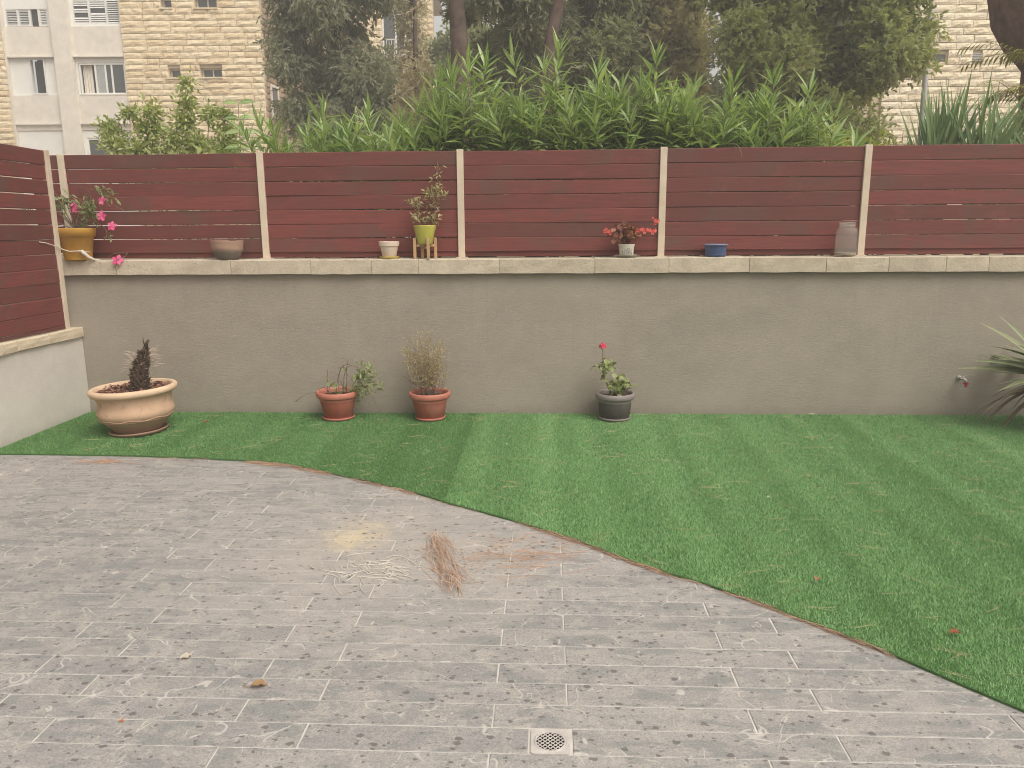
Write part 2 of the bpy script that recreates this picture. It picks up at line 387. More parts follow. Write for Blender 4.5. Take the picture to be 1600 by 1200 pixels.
L_OLE = leafmat('oleander_leaf', (.185, .285, .095), (.37, .465, .185), (.50, .57, .29), .33, .38, spec=.5)
L_OLEO = leafmat('oleander_leaf_single', (.185, .30, .095), (.42, .52, .22), (.52, .60, .31), .33, .38, obj=True, spec=.5)
L_SHRUB = leafmat('small_shrub_leaf', (.27, .34, .11), (.55, .56, .27), None, .5, .38)
L_DARK = leafmat('conifer_foliage', (.215, .225, .155), (.42, .41, .30), None, .8, .45, spec=.15)
L_PINE = leafmat('grey_conifer_foliage', (.26, .275, .165), (.48, .48, .32), None, .8, .45, spec=.15)
L_OLIV = leafmat('olive_tree_foliage', (.31, .345, .155), (.57, .58, .32), None, .7, .45, spec=.2)
L_DRYC = leafmat('tan_dry_foliage', (.50, .43, .29), (.70, .62, .46), None, .8, .25, spec=.1)
L_LIME = leafmat('yellow_green_leaf', (0.310, 0.356, 0.069), (0.552, 0.529, 0.138), None, .5, .3)
L_FERN = leafmat('feathery_leaf', (.25, .25, .065), (.40, .37, .12), None, .5, .35)
L_YUC = leafmat('sword_leaf', (.085, .155, .055), (.19, .27, .10), (.2, .28, .12), .4, .2, obj=True)
L_ROS = leafmat('rosette_leaf', (.13, .16, .085), (.25, .27, .15), (.33, .33, .19), .5, .15, obj=True)
L_ROSDRY = leafmat('dry_rosette_leaf', (.16, .12, .075), (.36, .30, .20), None, .8, .1, obj=True)
L_HEB = leafmat('pot_green_leaf', (.17, .22, .075), (.33, .36, .15), None, .5, .25)
L_DES = leafmat('desert_rose_leaf', (.15, .20, .08), (.30, .33, .15), None, .45, .25)
L_STRAW = leafmat('straw_foliage', (.36, .27, .135), (.52, .42, .23), None, .7, .3)
L_PALE = leafmat('pale_tan_leaf', (.29, .26, .12), (.47, .42, .22), None, .7, .3)
L_GER = leafmat('bronze_geranium_leaf', (.25, .095, .055), (.44, .21, .13), None, .6, .25)
L_DRY = leafmat('brown_dry_leaf', (.26, .15, .07), (.34, .21, .11), None, .7, .1)
L_RUST = leafmat('rust_dry_leaf', (.24, .075, .03), (.32, .11, .05), None, .7, .1)

# ------------------------------------------------------------------ ground
g = MB(); S = 140
g.add([(-S,-S,-.06),(S,-S,-.06),(S,S,-.06),(-S,S,-.06)], [(0,1,2,3)])
tag(g.build('ground', M_EARTH), kind='structure')
g = MB().box(-138, 138, 8.05, 138, -.05, .9)
g.box(-138, -5.22, -4, 8.05, -.05, .5)
tag(g.build('raised_ground', M_EARTH), kind='structure')

hz = bpy.data.materials.new('haze'); hz.use_nodes = True; hz.node_tree.nodes.clear()
pv = hz.node_tree.nodes.new('ShaderNodeVolumePrincipled'); pv.inputs['Density'].default_value = .0085; pv.inputs['Color'].default_value = (.95, .93, .90, 1); pv.inputs['Anisotropy'].default_value = .2
ho = hz.node_tree.nodes.new('ShaderNodeOutputMaterial'); hz.node_tree.links.new(pv.outputs[0], ho.inputs['Volume'])
tag(MB().box(-141, 141, -141, 141, -1.06, 18).build('haze', hz), kind='stuff')

# ------------------------------------------------------------------ terrace of plank tiles
RP, R0, TL = .14974, 4.45327, 1.0185
terr = tag(MB().box(-5.2, 3.1, 1.2, 6.5, -.055, -.0035).build('patio', M_GROUT), kind='structure')
def tile_mesh(lx, ly):
    b = .0022; x, y = lx/2, ly/2
    v = [(-x,-y,-.01),(x,-y,-.01),(x,y,-.01),(-x,y,-.01),(-x,-y,-b),(x,-y,-b),(x,y,-b),(-x,y,-b),(-x+b,-y+b,0),(x-b,-y+b,0),(x-b,y-b,0),(-x+b,y-b,0)]
    f = [(8,9,10,11)]+[(k*4+j, k*4+(j+1)%4, k*4+4+(j+1)%4, k*4+4+j) for k in range(2) for j in range(4)]
    me = bpy.data.meshes.new('tile'); me.from_pydata(v, [], f); me.materials.append(M_TILE); return me
TM = tile_mesh(TL-.0075, RP-.0062)
rs = random.Random(3)
for i in range(-14, 21):
    y1 = R0-RP*i; yc = y1-RP/2
    off = .086 if i % 2 == 0 else -.2085
    for k in range(-6, 4):
        xa = off+TL*k; xb = xa+TL
        if xb < -5.15 or xa > 2.95: continue
        if yc > 4.9 and xa > 1.2: continue
        if i == 12 and abs(xb-.086) < .01:
            me = tile_mesh(-.064-xa-.0075, RP-.0062); xc = (xa-.064)/2
        elif i == 12 and abs(xa-.086) < .01:
            me = tile_mesh(xb-.098-.0075, RP-.0062); xc = (xb+.098)/2
        else: me = TM; xc = (xa+xb)/2
        o = link('tile', me, terr); o.location = (xc+rs.uniform(-.001, .001), yc, rs.uniform(-.0006, .0006)); o.rotation_euler = (rs.uniform(-.002, .002), rs.uniform(-.0004, .0004), rs.uniform(-.0006, .0006))

# floor drain
dr = thing('floor_drain', (.017, 2.5785, 0), 'square metal floor drain with a round slotted grate set in the tiles', 'drain')
pl = MB(); n = 48; h_ = .0735; ri = .062
vs = []
for k in range(n):
    a = 2*math.pi*(k+.5)/n; c, s = math.cos(a), math.sin(a); q = h_/max(abs(c), abs(s)); vs += [(c*ri, s*ri, .0025), (c*q, s*q, .0025), (c*ri, s*ri, -.012), (c*q, s*q, -.006)]
fs = []
for k in range(n):
    a, b = k*4, ((k+1) % n)*4; fs += [(a, a+1, b+1, b), (a+2, a, b, b+2), (a+1, a+3, b+3, b+1)]
pl.add(vs, fs).build('plate', M_DRAIN, dr)
MB().lathe([(.0001, -.0028), (.064, -.0028)], 32).build('sump_shade_disc', M_BLACK, dr)  # flat black disc painted in for the shade below the grate
gr = MB().lathe([(.0615, -.002), (.0615, .0015), (.060, .003), (.054, .003), (.053, .0015), (.053, -.0025)], 48)
for sgn in (1, -1):
    for j in range(-3, 4):
        d = (j)*.0138; L = math.sqrt(max(0, .0535**2-d*d))
        if L < .01: continue
        for (w_, e) in ((.0036, 0),):
            ux, uy = math.cos(rad(45*sgn)), math.sin(rad(45*sgn)); nx, ny = -uy, ux
            zt = .0022 if sgn > 0 else .0018
            P4 = [(ux*L*a+nx*(d+w_*.52*b), uy*L*a+ny*(d+w_*.52*b)) for a, b in ((-1,-1),(1,-1),(1,1),(-1,1))]
            gr.add([(x, y, -.0008) for x, y in P4]+[(x, y, zt-.0016) for x, y in P4], [(4,5,6,7),(0,1,5,4),(1,2,6,5),(2,3,7,6),(3,0,4,7)])
gr.build('grate', M_DRAIN, dr)

# ------------------------------------------------------------------ artificial turf
EDGE = [(-4.85,6.21),(-4.162,6.202),(-3.587,6.186),(-3.003,6.134),(-2.422,6.057),(-2.124,5.975),(-1.805,5.797),(-1.452,5.615),(-1.225,5.485),(-.952,5.307),(-.691,5.101),(-.452,4.947),(-.226,4.79),(-.015,4.632),(.183,4.473),(.366,4.289),(.537,4.135),(.698,4.008),(.853,3.903),(1.126,3.654),(1.363,3.422),(1.567,3.206),(1.739,2.996),(1.896,2.818),(2.06,2.58),(2.2,2.3),(2.32,1.95),(2.4,1.5)]
EX = np.array([e[0] for e in EDGE]); EY = np.array([e[1] for e in EDGE])
tb = MB(); top = .012
vs = []; ee = EDGE+[(6.6, 1.5), (6.6, 7.755), (-4.85, 7.755)]
vs = [(x, y, top) for x, y in ee]+[(x, y, .001) for x, y in ee]; nn = len(ee)
tb.add(vs, [tuple(range(nn))]+[(i+nn, (i+1) % nn+nn, (i+1) % nn, i) for i in range(nn)])
tag(tb.build('turf_base', M_TBASE), kind='structure')
def inside(X, Y):
    ey = np.where(X < 2.4, np.interp(X, EX, EY), 1.5)
    return Y > ey+.004
POTS = [(-3.894, 6.9575, .25), (-2.111, 7.536, .15), (-1.173, 7.5135, .14), (.68, 7.638, .15)]
def turf(name, x0, x1, seed, lean0, label, amp):
    rng = np.random.default_rng(seed)
    N = int(36000*(x1-x0)*4.2); X = rng.uniform(x0, x1, N); Y = rng.uniform(1.9, 7.752, N)
    keep = inside(X, Y)
    dist = np.hypot(X, Y); vis = (X < .74*Y+.7); keep &= vis | (rng.random(N) < .15)
    keep &= rng.random(N) < np.clip(1.25-.07*dist, .5, 1)
    for px, py, pr in POTS: keep &= np.hypot(X-px, Y-py) > pr-.01
    X = X[keep]; Y = Y[keep]; N = len(X)
    # pile direction changes in brushed stripes that run towards the wall
    st = np.zeros(N)
    for f, ph, a in ((1.6, .3, .35), (6.3, 1.1, .35), (12.5, 2.2, .5), (21., .7, .3)):
        st += a*np.sin(f*X+ph+.25*np.sin(1.3*Y+f)+.9*np.sin(1.7*X+f))
    st2 = np.sin(3.1*X+2.3*Y)*np.sin(2.2*Y-1.7*X+1)*.35
    ly = lean0+amp*st+.35*st2+rng.normal(0, .55, N); lx = rng.normal(0, .6, N)+.12*st2
    H = rng.uniform(.011, .024, N)
    an = rng.uniform(0, math.pi, N); wv = np.stack([np.cos(an), np.sin(an), np.zeros(N)], 1)*.0019
    b = np.stack([X, Y, np.full(N, top)], 1); d = np.stack([lx, ly, np.ones(N)], 1); d = norm(d)
    tip = b+d*H[:, None]
    V = np.stack([b-wv, b+wv, tip], 1).reshape(-1, 3); F = np.arange(3*N).reshape(-1, 3)
    r = np.clip(rng.normal(.45, .22, N), 0, 1); r = np.where(rng.random(N) < .10, 1., r)
    me = npmesh(name, V, F, {'rnd': np.repeat(r, 3)})
    o = link(name, me, None, M_TURF); return tag(o, label, 'grass', None, 'stuff')
turf('grass', -4.85, -.72, 1, -.50, 'darker green strip of artificial grass at the left end, under three of the pots', .30)
turf('grass', -.72, 6.6, 2, .22, 'lighter brushed artificial grass sweeping round the right side of the terrace', .42)

# ------------------------------------------------------------------ garden walls with coping
bw = thing('garden_wall', (0, 7.76, 0), 'long taupe plastered retaining wall with stone coping, across the back', 'wall', 'garden walls')
MB().box(-5.3, 7.2, 0, .30, -.05, 1.452).build('plaster_face', M_WALL, bw)
CJ = [-5.28,-4.38,-3.19,-2.37,-1.757,-1.283,-.470,.474,1.20,1.984,2.723,3.32,3.865,4.267,4.9,5.6,6.3,7.2]
rs = random.Random(11)
def rough_slab(x0, x1, y0, y1, z0, z1, b, seed, jit=.0025):
    """slab with a hand-dressed front: several segments along its length"""
    r = random.Random(seed); n = max(2, int((x1-x0)/.12)); mb = MB(); V = []
    for i in range(n+1):
        x = x0+(x1-x0)*i/n; e = b if i in (0, n) else 0
        j = lambda: r.uniform(-jit, jit)
        V += [(x, y1, z0), (x, y0+e+j(), z0+b*.6+j()), (x, y0+e*.6+j(), (z0+z1)/2+j()), (x, y0+e+j(), z1-b+j()), (x, y0+b+e+j(), z1-e*.3+j()*.6), (x, y1, z1)]
    F = []
    for i in range(n):
        for k in range(5): F.append((i*6+k, i*6+6+k, i*6+7+k, i*6+k+1))
        F.append((i*6+5, i*6+11, i*6+6, i*6))
    F += [tuple(range(6)), tuple(n*6+k for k in range(6))[::-1]]
    return mb.add(V, F)
for i in range(len(CJ)-1):
    dz = rs.uniform(-.003, .003)
    rough_slab(CJ[i]+.0025, CJ[i+1]-.0025, -.060+rs.uniform(-.004, .004), .36, 1.4535+dz*.5, 1.605+dz, .008, i).build('coping_stone', M_COPE, bw)
MB().box(CJ[0]+.01, CJ[-1]-.01, -.045, .35, 1.459, 1.594).build('mortar_joint', M_MORTAR, bw)
lw = thing('garden_wall', (-4.85, 7.76, 0), 'lower pale grey plastered wall with stone coping on the left side', 'wall', 'garden walls', rad(-90))
# local x runs towards the camera (-Y), local y runs to the left (-X)... rotate -90: x->-Y, y->+X, so depth is negative y
MB().box(0, 5.2, -.37, 0, -.05, .818).build('plaster_face', M_WALL2, lw)
ys = [.002, .555, 1.02, 1.6, 2.1, 2.75, 3.3, 3.9, 4.5, 5.2]
for i in range(len(ys)-1):
    mb = rough_slab(ys[i]+.003, ys[i+1]-.003, -.035, .40, .8195, .926+rs.uniform(-.003, .003), .012, 50+i, .0035)
    mb.v = [(x, -y, z) for x, y, z in mb.v]; mb.f = [f[::-1] for f in mb.f]
    mb.build('coping_stone', M_COPE2, lw)
MB().box(.01, 5.19, -.39, .022, .826, .916).build('mortar_joint', M_MORTAR, lw)

# ------------------------------------------------------------------ fences
bf = thing('wooden_fence', (0, 7.93, 1.607), 'dark red board fence with beige posts standing on the back wall', 'fence', 'red board fences')
PX = [-4.967, -2.901, -.870, 1.150, 3.131, 5.16, 7.17]; PW = .0335
for i, x in enumerate(PX):
    o = MB().box(x-PW, x+PW, -.002, .066, 0, 1.066 if i else 1.062).build('post', M_POST, bf); bevel(o, .004)
    MB().box(x-PW-.022, x+PW+.022, -.012, .075, -.0015, .006).build('post_foot', M_POST, bf)
rs = random.Random(5)
def board(parent, x0, x1, z0, z1, y0, th, tilt=0):
    n = 10; V = []; F = []; b = .0055
    bow = rs.uniform(-.003, .003); ph = rs.uniform(0, 6)
    for i in range(n+1):
        t = i/n; x = x0+(x1-x0)*t; e = bow*math.sin(math.pi*t)+.0013*math.sin(9*t+ph); e2 = bow*math.sin(math.pi*t)+.0013*math.sin(8*t+ph+2); yy = y0+.004*math.sin(3*t+ph)
        V += [(x, yy, z0+b+e), (x, yy, z1-b+e2), (x, yy+b, z1+e2), (x, yy+th, z1+e2), (x, yy+th, z0+e), (x, yy+b, z0+e)]
    for i in range(n):
        for k in range(6): F.append((i*6+k, i*6+6+k, i*6+6+(k+1) % 6, i*6+(k+1) % 6))
    F += [tuple(range(6)), tuple(n*6+k for k in range(6))[::-1]]
    return MB().add(V, F).build('board', M_WOOD, parent)
BP = .1418
for i in range(len(PX)-1):
    x0, x1 = PX[i]+PW-.004, PX[i+1]-PW+.004
    dz0 = rs.uniform(-.004, .004)
    if i == 0:
        for k in range(7): board(bf, -5.30, PX[0]-PW+.004, 1.054-BP*(k+1)+.006, 1.054-BP*k, .022, .022)
    for k in range(8):
        zt = 1.054-BP*k+dz0; zb = zt-BP+rs.uniform(.0008, .0042)
        if k == 7: zt += .016; zb = .010
        board(bf, x0, x1, zb, zt+rs.uniform(-.0012, .0015),   .020+(.024 if k == 7 else rs.uniform(-.002, .003)), .022)
lf = thing('wooden_fence', (-4.85, 7.585, .926), 'taller dark red board fence reaching lower, along the left wall', 'fence', 'red board fences', rad(-90))
o = MB().box(0.0, .060, -.060, 0, 0, 1.745).build('post', M_POST, lf); bevel(o, .004)
o = MB().box(2.0, 2.06, -.060, 0, 0, 1.745).build('post', M_POST, lf); bevel(o, .004)
for (xa, xb) in ((.057, 2.003), (2.057, 4.1)):
    for k in range(13):
        zt = 1.742-BP*k; zb = max(zt-BP+rs.uniform(.001, .005), .008)
        if k in (1, 2, 3, 4): zb += .004
        b = board(lf, xa, xb, zb, zt, -.045+rs.uniform(-.003, .003), .022)
        # the face towards the garden is +y here
        b.data.transform(Matrix.Scale(-1, 4, (0, 1, 0)) @ Matrix.Translation((0, .0615, 0)))
        b.data.flip_normals()

# ------------------------------------------------------------------ buildings beyond the fence
def stone_mesh(seed, m):
    """unit stone, x 0..1, z 0..1, rough face towards -y"""
    r = random.Random(seed); V = []; F = []; nx, nz = 4, 3
    for j in range(nz+1):
        for i in range(nx+1):
            ed = i in (0, nx) or j in (0, nz)
            V.append((i/nx, 0 if ed else -r.uniform(.012, .045), j/nz))
    for j in range(nz):
        for i in range(nx): a = j*(nx+1)+i; F.append((a, a+1, a+nx+2, a+nx+1))
    k = len(V); V += [(0,.08,0),(1,.08,0),(1,.08,1),(0,.08,1)]
    b = list(range(nx+1)); t = [nz*(nx+1)+i for i in range(nx+1)]
    F += [tuple(b[::-1])+(k, k+1), tuple(t)+(k+2, k+3), (0, 5, 10, 15, k+3, k), (4, k+1, k+2, 19, 14, 9)]
    me = bpy.data.meshes.new('stone'); me.from_pydata(V, [], F); me.materials.append(m); return me
def lay_stones(parent, x0, x1, z0, z1, ch, holes, meshes, rs, lmin=.42, lmax=.95, y=0., name='stone', ragged=True):
    n = 0; z = z0
    while z < z1-.02:
        x = x0-(rs.uniform(0, .3) if False else 0)
        while x < x1-.02:
            L = min(rs.uniform(lmin, lmax), x1-x)
            if x1-x-L < .2: L = x1-x
            segs = [(x, x+L)]
            for hx0, hx1, hz0, hz1 in holes:
                if z+ch > hz0+.03 and z < hz1-.03:
                    ns = []
                    for a, b in segs:
                        if b <= hx0 or a >= hx1: ns.append((a, b))
                        else:
                            if a < hx0-.04: ns.append((a, hx0))
                            if b > hx1+.04: ns.append((hx1, b))
                    segs = ns
            for a, b in segs:
                o = link(name, rs.choice(meshes), parent); o.location = (a+.008, y+rs.uniform(-.012, .012), z+.008); o.scale = (b-a-.016, rs.uniform(.6, 1.1), ch-.018); n += 1
            x += L
        z += ch
    return n
def holed(mb, x0, x1, z0, z1, holes, y0, y1):
    xs = sorted({x0, x1}|{h for a in holes for h in a[:2] if x0 < h < x1}); zs = sorted({z0, z1}|{h for a in holes for h in a[2:] if z0 < h < z1})
    for i in range(len(xs)-1):
        for j in range(len(zs)-1):
            cx, cz = (xs[i]+xs[i+1])/2, (zs[j]+zs[j+1])/2
            if not any(a < cx < b and c < cz < d for a, b, c, d in holes): mb.box(xs[i], xs[i+1], y0, y1, zs[j], zs[j+1])
    return mb
def window(parent, x0, x1, z0, z1, y, frame=.05, mull=(), sill=True, fm=None, pane=M_GLASS, panes=None):
    f = MB(); e = frame
    f.box(x0, x0+e, y, y+.07, z0, z1); f.box(x1-e, x1, y, y+.07, z0, z1); f.box(x0+e, x1-e, y, y+.07, z0, z0+e); f.box(x0+e, x1-e, y, y+.07, z1-e, z1)
    for mx in mull: f.box(mx-e*.6, mx+e*.6, y+.002, y+.068, z0+e, z1-e)
    fo = f.build('window', fm or M_PANEL, parent)
    xs = [x0+e*.5, *mull, x1-e*.5]
    for i in range(len(xs)-1):
        pm = panes[i] if panes else pane
        if pm: MB().box(xs[i]+.002, xs[i+1]-.002, y+.03, y+.04, z0+e*.5, z1-e*.5).build('pane', pm, fo)
    if sill: MB().box(x0-.06, x1+.06, y-.09, y+.05, z0-.07, z0-.002).build('sill', M_CONC, fo)
    return fo
ZB = .9
main = thing('apartment_building', (-11.997, 34, ZB), 'tall apartment block at the left, white window bay beside a rough tan stone facade', 'building', None, math.atan2(.0446, .999))
Z = lambda z: z-ZB
SH = [(-4.04,-3.53,Z(8.25),Z(8.64)), (-2.69,-1.78,Z(8.25),Z(8.65)), (-4.11,-3.66,Z(10.99),Z(11.40)), (-2.70,-1.77,Z(10.98),Z(11.42))]
mb = holed(MB(), -5.87, .0, 0, 12.6, SH, .085, .40)
mb.box(-5.87, 0, 3.0, 3.2, 0, 12.6); mb.build('backing_wall', M_MORTAR, main)
rs = random.Random(21)
SM = [stone_mesh(100+i, M_BST) for i in range(8)]
lay_stones(main, -5.86, -.005, Z(5.05), Z(11.75), .2475, SH, SM, rs, .42, 1.15, 0)
MB().box(-12.9, -10.86, .085, .4, 0, 12.6).build('backing_wall', M_MORTAR, main)
lay_stones(main, -11.6, -10.87, Z(5.05), Z(11.75), .2475, [], SM, rs, .5, .9, 0)
for a, b, c, d in SH:
    wdw = MB().box(a, b, .36, .38, c, d).build('window', M_GLASS, main)
    MB().box(a-.05, b+.05, -.07, .09, c-.06, c).build('sill', M_BST, wdw)
    fr = MB(); fr.box(a, a+.05, .30, .36, c, d); fr.box(b-.05, b, .30, .36, c, d); fr.box(a+.05, b-.05, .30, .36, d-.05, d); fr.box(a+.05, b-.05, .30, .36, c, c+.05)
    if b-a > .7: fr.box((a+b)/2-.025, (a+b)/2+.025, .30, .36, c+.05, d-.05)
    fr.build('frame', M_CONC, wdw)
# side face, running back to the right
sdx, sdy = .1560, .9878; ca, sa = .999, -.0446
lx, ly = sdx*ca+sdy*(-sa), -(sdx*(-sa))+sdy*ca      # into local axes
ang = math.atan2(ly, lx)
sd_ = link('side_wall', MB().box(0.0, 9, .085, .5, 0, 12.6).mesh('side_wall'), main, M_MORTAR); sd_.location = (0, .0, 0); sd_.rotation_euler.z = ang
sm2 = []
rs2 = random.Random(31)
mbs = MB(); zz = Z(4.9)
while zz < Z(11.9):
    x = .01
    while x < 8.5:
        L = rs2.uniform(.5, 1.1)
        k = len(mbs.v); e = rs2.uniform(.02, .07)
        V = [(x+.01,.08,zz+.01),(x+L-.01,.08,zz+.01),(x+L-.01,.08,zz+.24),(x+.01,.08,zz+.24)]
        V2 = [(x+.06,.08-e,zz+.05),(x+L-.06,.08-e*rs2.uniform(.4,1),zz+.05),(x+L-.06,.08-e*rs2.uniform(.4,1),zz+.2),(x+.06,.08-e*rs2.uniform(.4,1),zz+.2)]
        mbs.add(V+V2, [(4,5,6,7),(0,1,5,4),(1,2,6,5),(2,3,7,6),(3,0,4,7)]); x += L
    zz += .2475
so_ = mbs.build('side_stones', M_BSHADE, sd_); so_['kind'] = 'stuff'
wv_ = MB().box(.55, .62, -.02, .09, Z(6.75), Z(7.95)); wv_.box(1.15, 1.22, -.02, .09, Z(6.75), Z(7.95)); wv_.box(.55, 1.22, -.02, .09, Z(7.95), Z(8.05)); wv_.box(.55, 1.22, -.02, .09, Z(6.68), Z(6.75))
fo = wv_.build('window', M_CONC, sd_); MB().box(.62, 1.15, .03, .06, Z(6.75), Z(7.95)).build('pane', M_ROOM, fo)
# white bay: concrete panels, column, shutters and windows
HB = [(-10.72,-8.95,Z(10.33),Z(11.02)), (-7.88,-5.92,Z(10.40),Z(12.2)), (-9.96,-9.29,Z(7.62),Z(9.08)), (-7.90,-5.93,Z(7.62),Z(8.89)), (-7.86,-6.0,Z(4.7),Z(5.84))]
cp = []
for (z0, z1) in ((0, Z(6.14)), (Z(6.15), Z(6.42)), (Z(6.43), Z(7.58)), (Z(7.59), Z(9.13)), (Z(9.14), Z(10.31)), (Z(10.32), 12.6)):
    for (x0, x1) in ((-10.84, -8.74), (-8.0, -5.88)):
        y = {0: .14, 1: .10, 2: .07, 3: .15, 4: .06, 5: .15}[[0, Z(6.15), Z(6.43), Z(7.59), Z(9.14), Z(10.32)].index(z0)]
        holed(MB(), x0, x1, z0, z1, HB, y, .42).build('concrete_panel', M_CONC if y < .12 else M_PANEL, main)
MB().box(-8.74, -8.0, -.10, .45, 0, 12.6).build('column', M_CONC, main)
MB().box(-10.86, -10.78, -.02, .45, 0, 12.6).build('edge_trim', M_CONC, main)
for x0, x1 in ((-10.78, -8.75), (-7.99, -5.89)):
    for zz in (6.43, 9.14): MB().box(x0, x1, -.02, .06, Z(zz)-.05, Z(zz)+.0).build('ledge', M_CONC, main)
MB().box(-10.8, -5.9, 2.2, 2.3, 0, 12.6).build('room_wall', M_ROOM, main)
MB().box(-10.8, -5.9, .5, 2.2, Z(7.45), Z(7.58)).build('floor_slab', M_ROOM, main); MB().box(-10.8, -5.9, .5, 2.2, Z(10.15), Z(10.29)).build('floor_slab', M_ROOM, main)
window(main, -7.88, -5.93, Z(7.62), Z(8.87), .16, .06, (-7.20, -6.77, -6.50), fm=M_PANEL, panes=(None, simple('sky_reflection_glass', (.36, .37, .36), .15, .5), M_GLASS, M_GLASS))  # second pane: pale grey sky reflection painted as its base colour
window(main, -7.86, -6.0, Z(4.7), Z(5.82), .16, .06, (-6.82,), fm=M_PANEL, sill=False)
wo = MB().box(-9.96, -9.90, .10, .2, Z(7.62), Z(9.08)).box(-9.35, -9.29, .10, .2, Z(7.62), Z(9.08)).box(-9.90, -9.35, .10, .2, Z(9.02), Z(9.08)).box(-9.90, -9.35, .10, .2, Z(7.62), Z(7.68)).build('window', M_SHUT, main)
MB().box(-9.9, -9.35, .45, .47, Z(7.68), Z(9.02)).build('pane', M_DARK, wo)
# curtain in the open window
cu = MB(); V = []; F = []
for i in range(13):
    x = -7.80+.035*i; yy = .32+.03*math.sin(i*1.9)
    V += [(x, yy, Z(7.66)), (x-.01, yy, Z(8.83))]
    if i: F.append((2*i-2, 2*i, 2*i+1, 2*i-1))
cu.add(V, F).build('curtain', M_CONC, main)
def shutter(x0, x1, z0, z1, y, n, openings, gapdark=0):
    f = MB(); e = .045
    f.box(x0, x0+e, y, y+.06, z0, z1); f.box(x1-e, x1, y, y+.06, z0, z1); f.box(x0+e, x1-e, y, y+.06, z0, z0+e); f.box(x0+e, x1-e, y, y+.06, z1-e, z1)
    fo = f.build('shutter', M_SHUT, main); h = (z1-z0-2*e)/n
    for k in range(n):
        zc = z0+e+h*(k+.5); 
        if any(a <= k < b for a, b in openings): continue
        mb = MB(); t = .58 if not gapdark else .40
        mb.add([(x0+e, y+.005, zc-h*t*.8), (x1-e, y+.005, zc-h*t*.8), (x1-e, y+.045, zc+h*t*.6), (x0+e, y+.045, zc+h*t*.6), (x0+e, y+.015, zc-h*t*.8), (x1-e, y+.015, zc-h*t*.8), (x1-e, y+.055, zc+h*t*.6), (x0+e, y+.055, zc+h*t*.6)], [(0,1,2,3),(7,6,5,4),(0,4,5,1),(2,6,7,3)])
        mb.build('slat', M_SHUT, fo)
    MB().box(x0+e, x1-e, y+.075, y+.085, z0+e, z1-e).build('pane', M_GLASS, fo)
shutter(-7.88, -7.20, Z(10.40), Z(12.2), .16, 20, ((3, 5), (7, 8))); shutter(-7.20, -6.48, Z(10.40), Z(12.2), .17, 20, ((5, 7),)); shutter(-6.48, -5.92, Z(10.40), Z(12.2), .16, 20, (), 1)
shutter(-10.72, -10.2, Z(10.35), Z(11.02), .16, 9, (), 1); shutter(-10.2, -9.72, Z(10.35), Z(11.02), .17, 9, (), 1)
shutter(-9.30, -8.97, Z(10.35), Z(11.02), .17, 9, ())
wo = MB().box(-9.72, -9.66, .16, .22, Z(10.35), Z(11.02)).box(-9.36, -9.30, .16, .22, Z(10.35), Z(11.02)).build('window', M_SHUT, main); MB().box(-9.66, -9.36, .25, .27, Z(10.35), Z(11.02)).build('pane', M_DARK, wo)
dp = MB().box(-8.02, -7.98, -.03, .0, Z(4.9), Z(8.9)); dp.build('drain_pipe', M_CONC, main)
MB().box(-13, -5.9, .45, 9, 12.6, 12.8).build('roof', M_CONC, main)

rb = thing('stone_building', (12.097, 27, ZB), 'sunlit cream stone facade at the right behind the lamp pole', 'building', None, math.atan2(.0446, .999))
RH = [(.18,.84,Z(7.07),Z(7.36)), (1.62,1.94,Z(7.10),Z(7.34))]
holed(MB(), -2.2, 7, 0, 13, RH, .085, .4).build('backing_wall', M_MORTAR, rb)
MB().box(-2.2, 7, .4, 6, 12.9, 13).build('roof', M_CONC, rb)
SM3 = [stone_mesh(140+i, M_BST2) for i in range(8)]
lay_stones(rb, -1.2, 4.2, Z(4.3), Z(9.4), .2245, RH, SM3, random.Random(41), .5, 1.2)
fr = window(rb, .18, .84, Z(7.07), Z(7.36), .10, .03, (), sill=False, fm=M_BST2)
v = MB()
for k in range(5): v.box(1.62, 1.94, .02, .06, Z(7.10)+.048*k+.006, Z(7.10)+.048*k+.036)
vo_ = MB().box(1.62, 1.94, .12, .14, Z(7.10), Z(7.34)).build('window', M_ROOM, rb); v.build('louvre', M_STEEL, vo_)

cb = thing('stone_building', (-5.571, 40, ZB), 'distant tan stone house with a railed balcony window, seen between the conifers', 'building', None, math.atan2(.0446, .999))
CH = [(-2.5,-1.04,Z(10.28),Z(12.2))]
holed(MB(), -4.2, 0, 0, 13, CH, .085, .4).build('backing_wall', M_MORTAR, cb)
lay_stones(cb, -3.6, 0, Z(8.6), Z(13.4), .28, CH, SM, random.Random(43), .5, 1.1)
window(cb, -2.5, -1.04, Z(10.28), Z(12.2), .12, .07, (-1.85, -1.38), fm=M_PANEL)
ral = MB().box(-2.55, -1.0, -.12, -.08, Z(10.95), Z(10.99))
for k in range(13): ral.box(-2.55+.125*k, -2.525+.125*k, -.11, -.09, Z(10.29), Z(10.95))
ral.build('railing', M_SHUT, cb); MB().box(-2.75, -.95, -.16, .05, Z(10.16), Z(10.27)).build('balcony_ledge', M_CONC, cb)
MB().box(-4.2, 0, .4, 7, 12.9, 13).build('roof', M_CONC, cb)

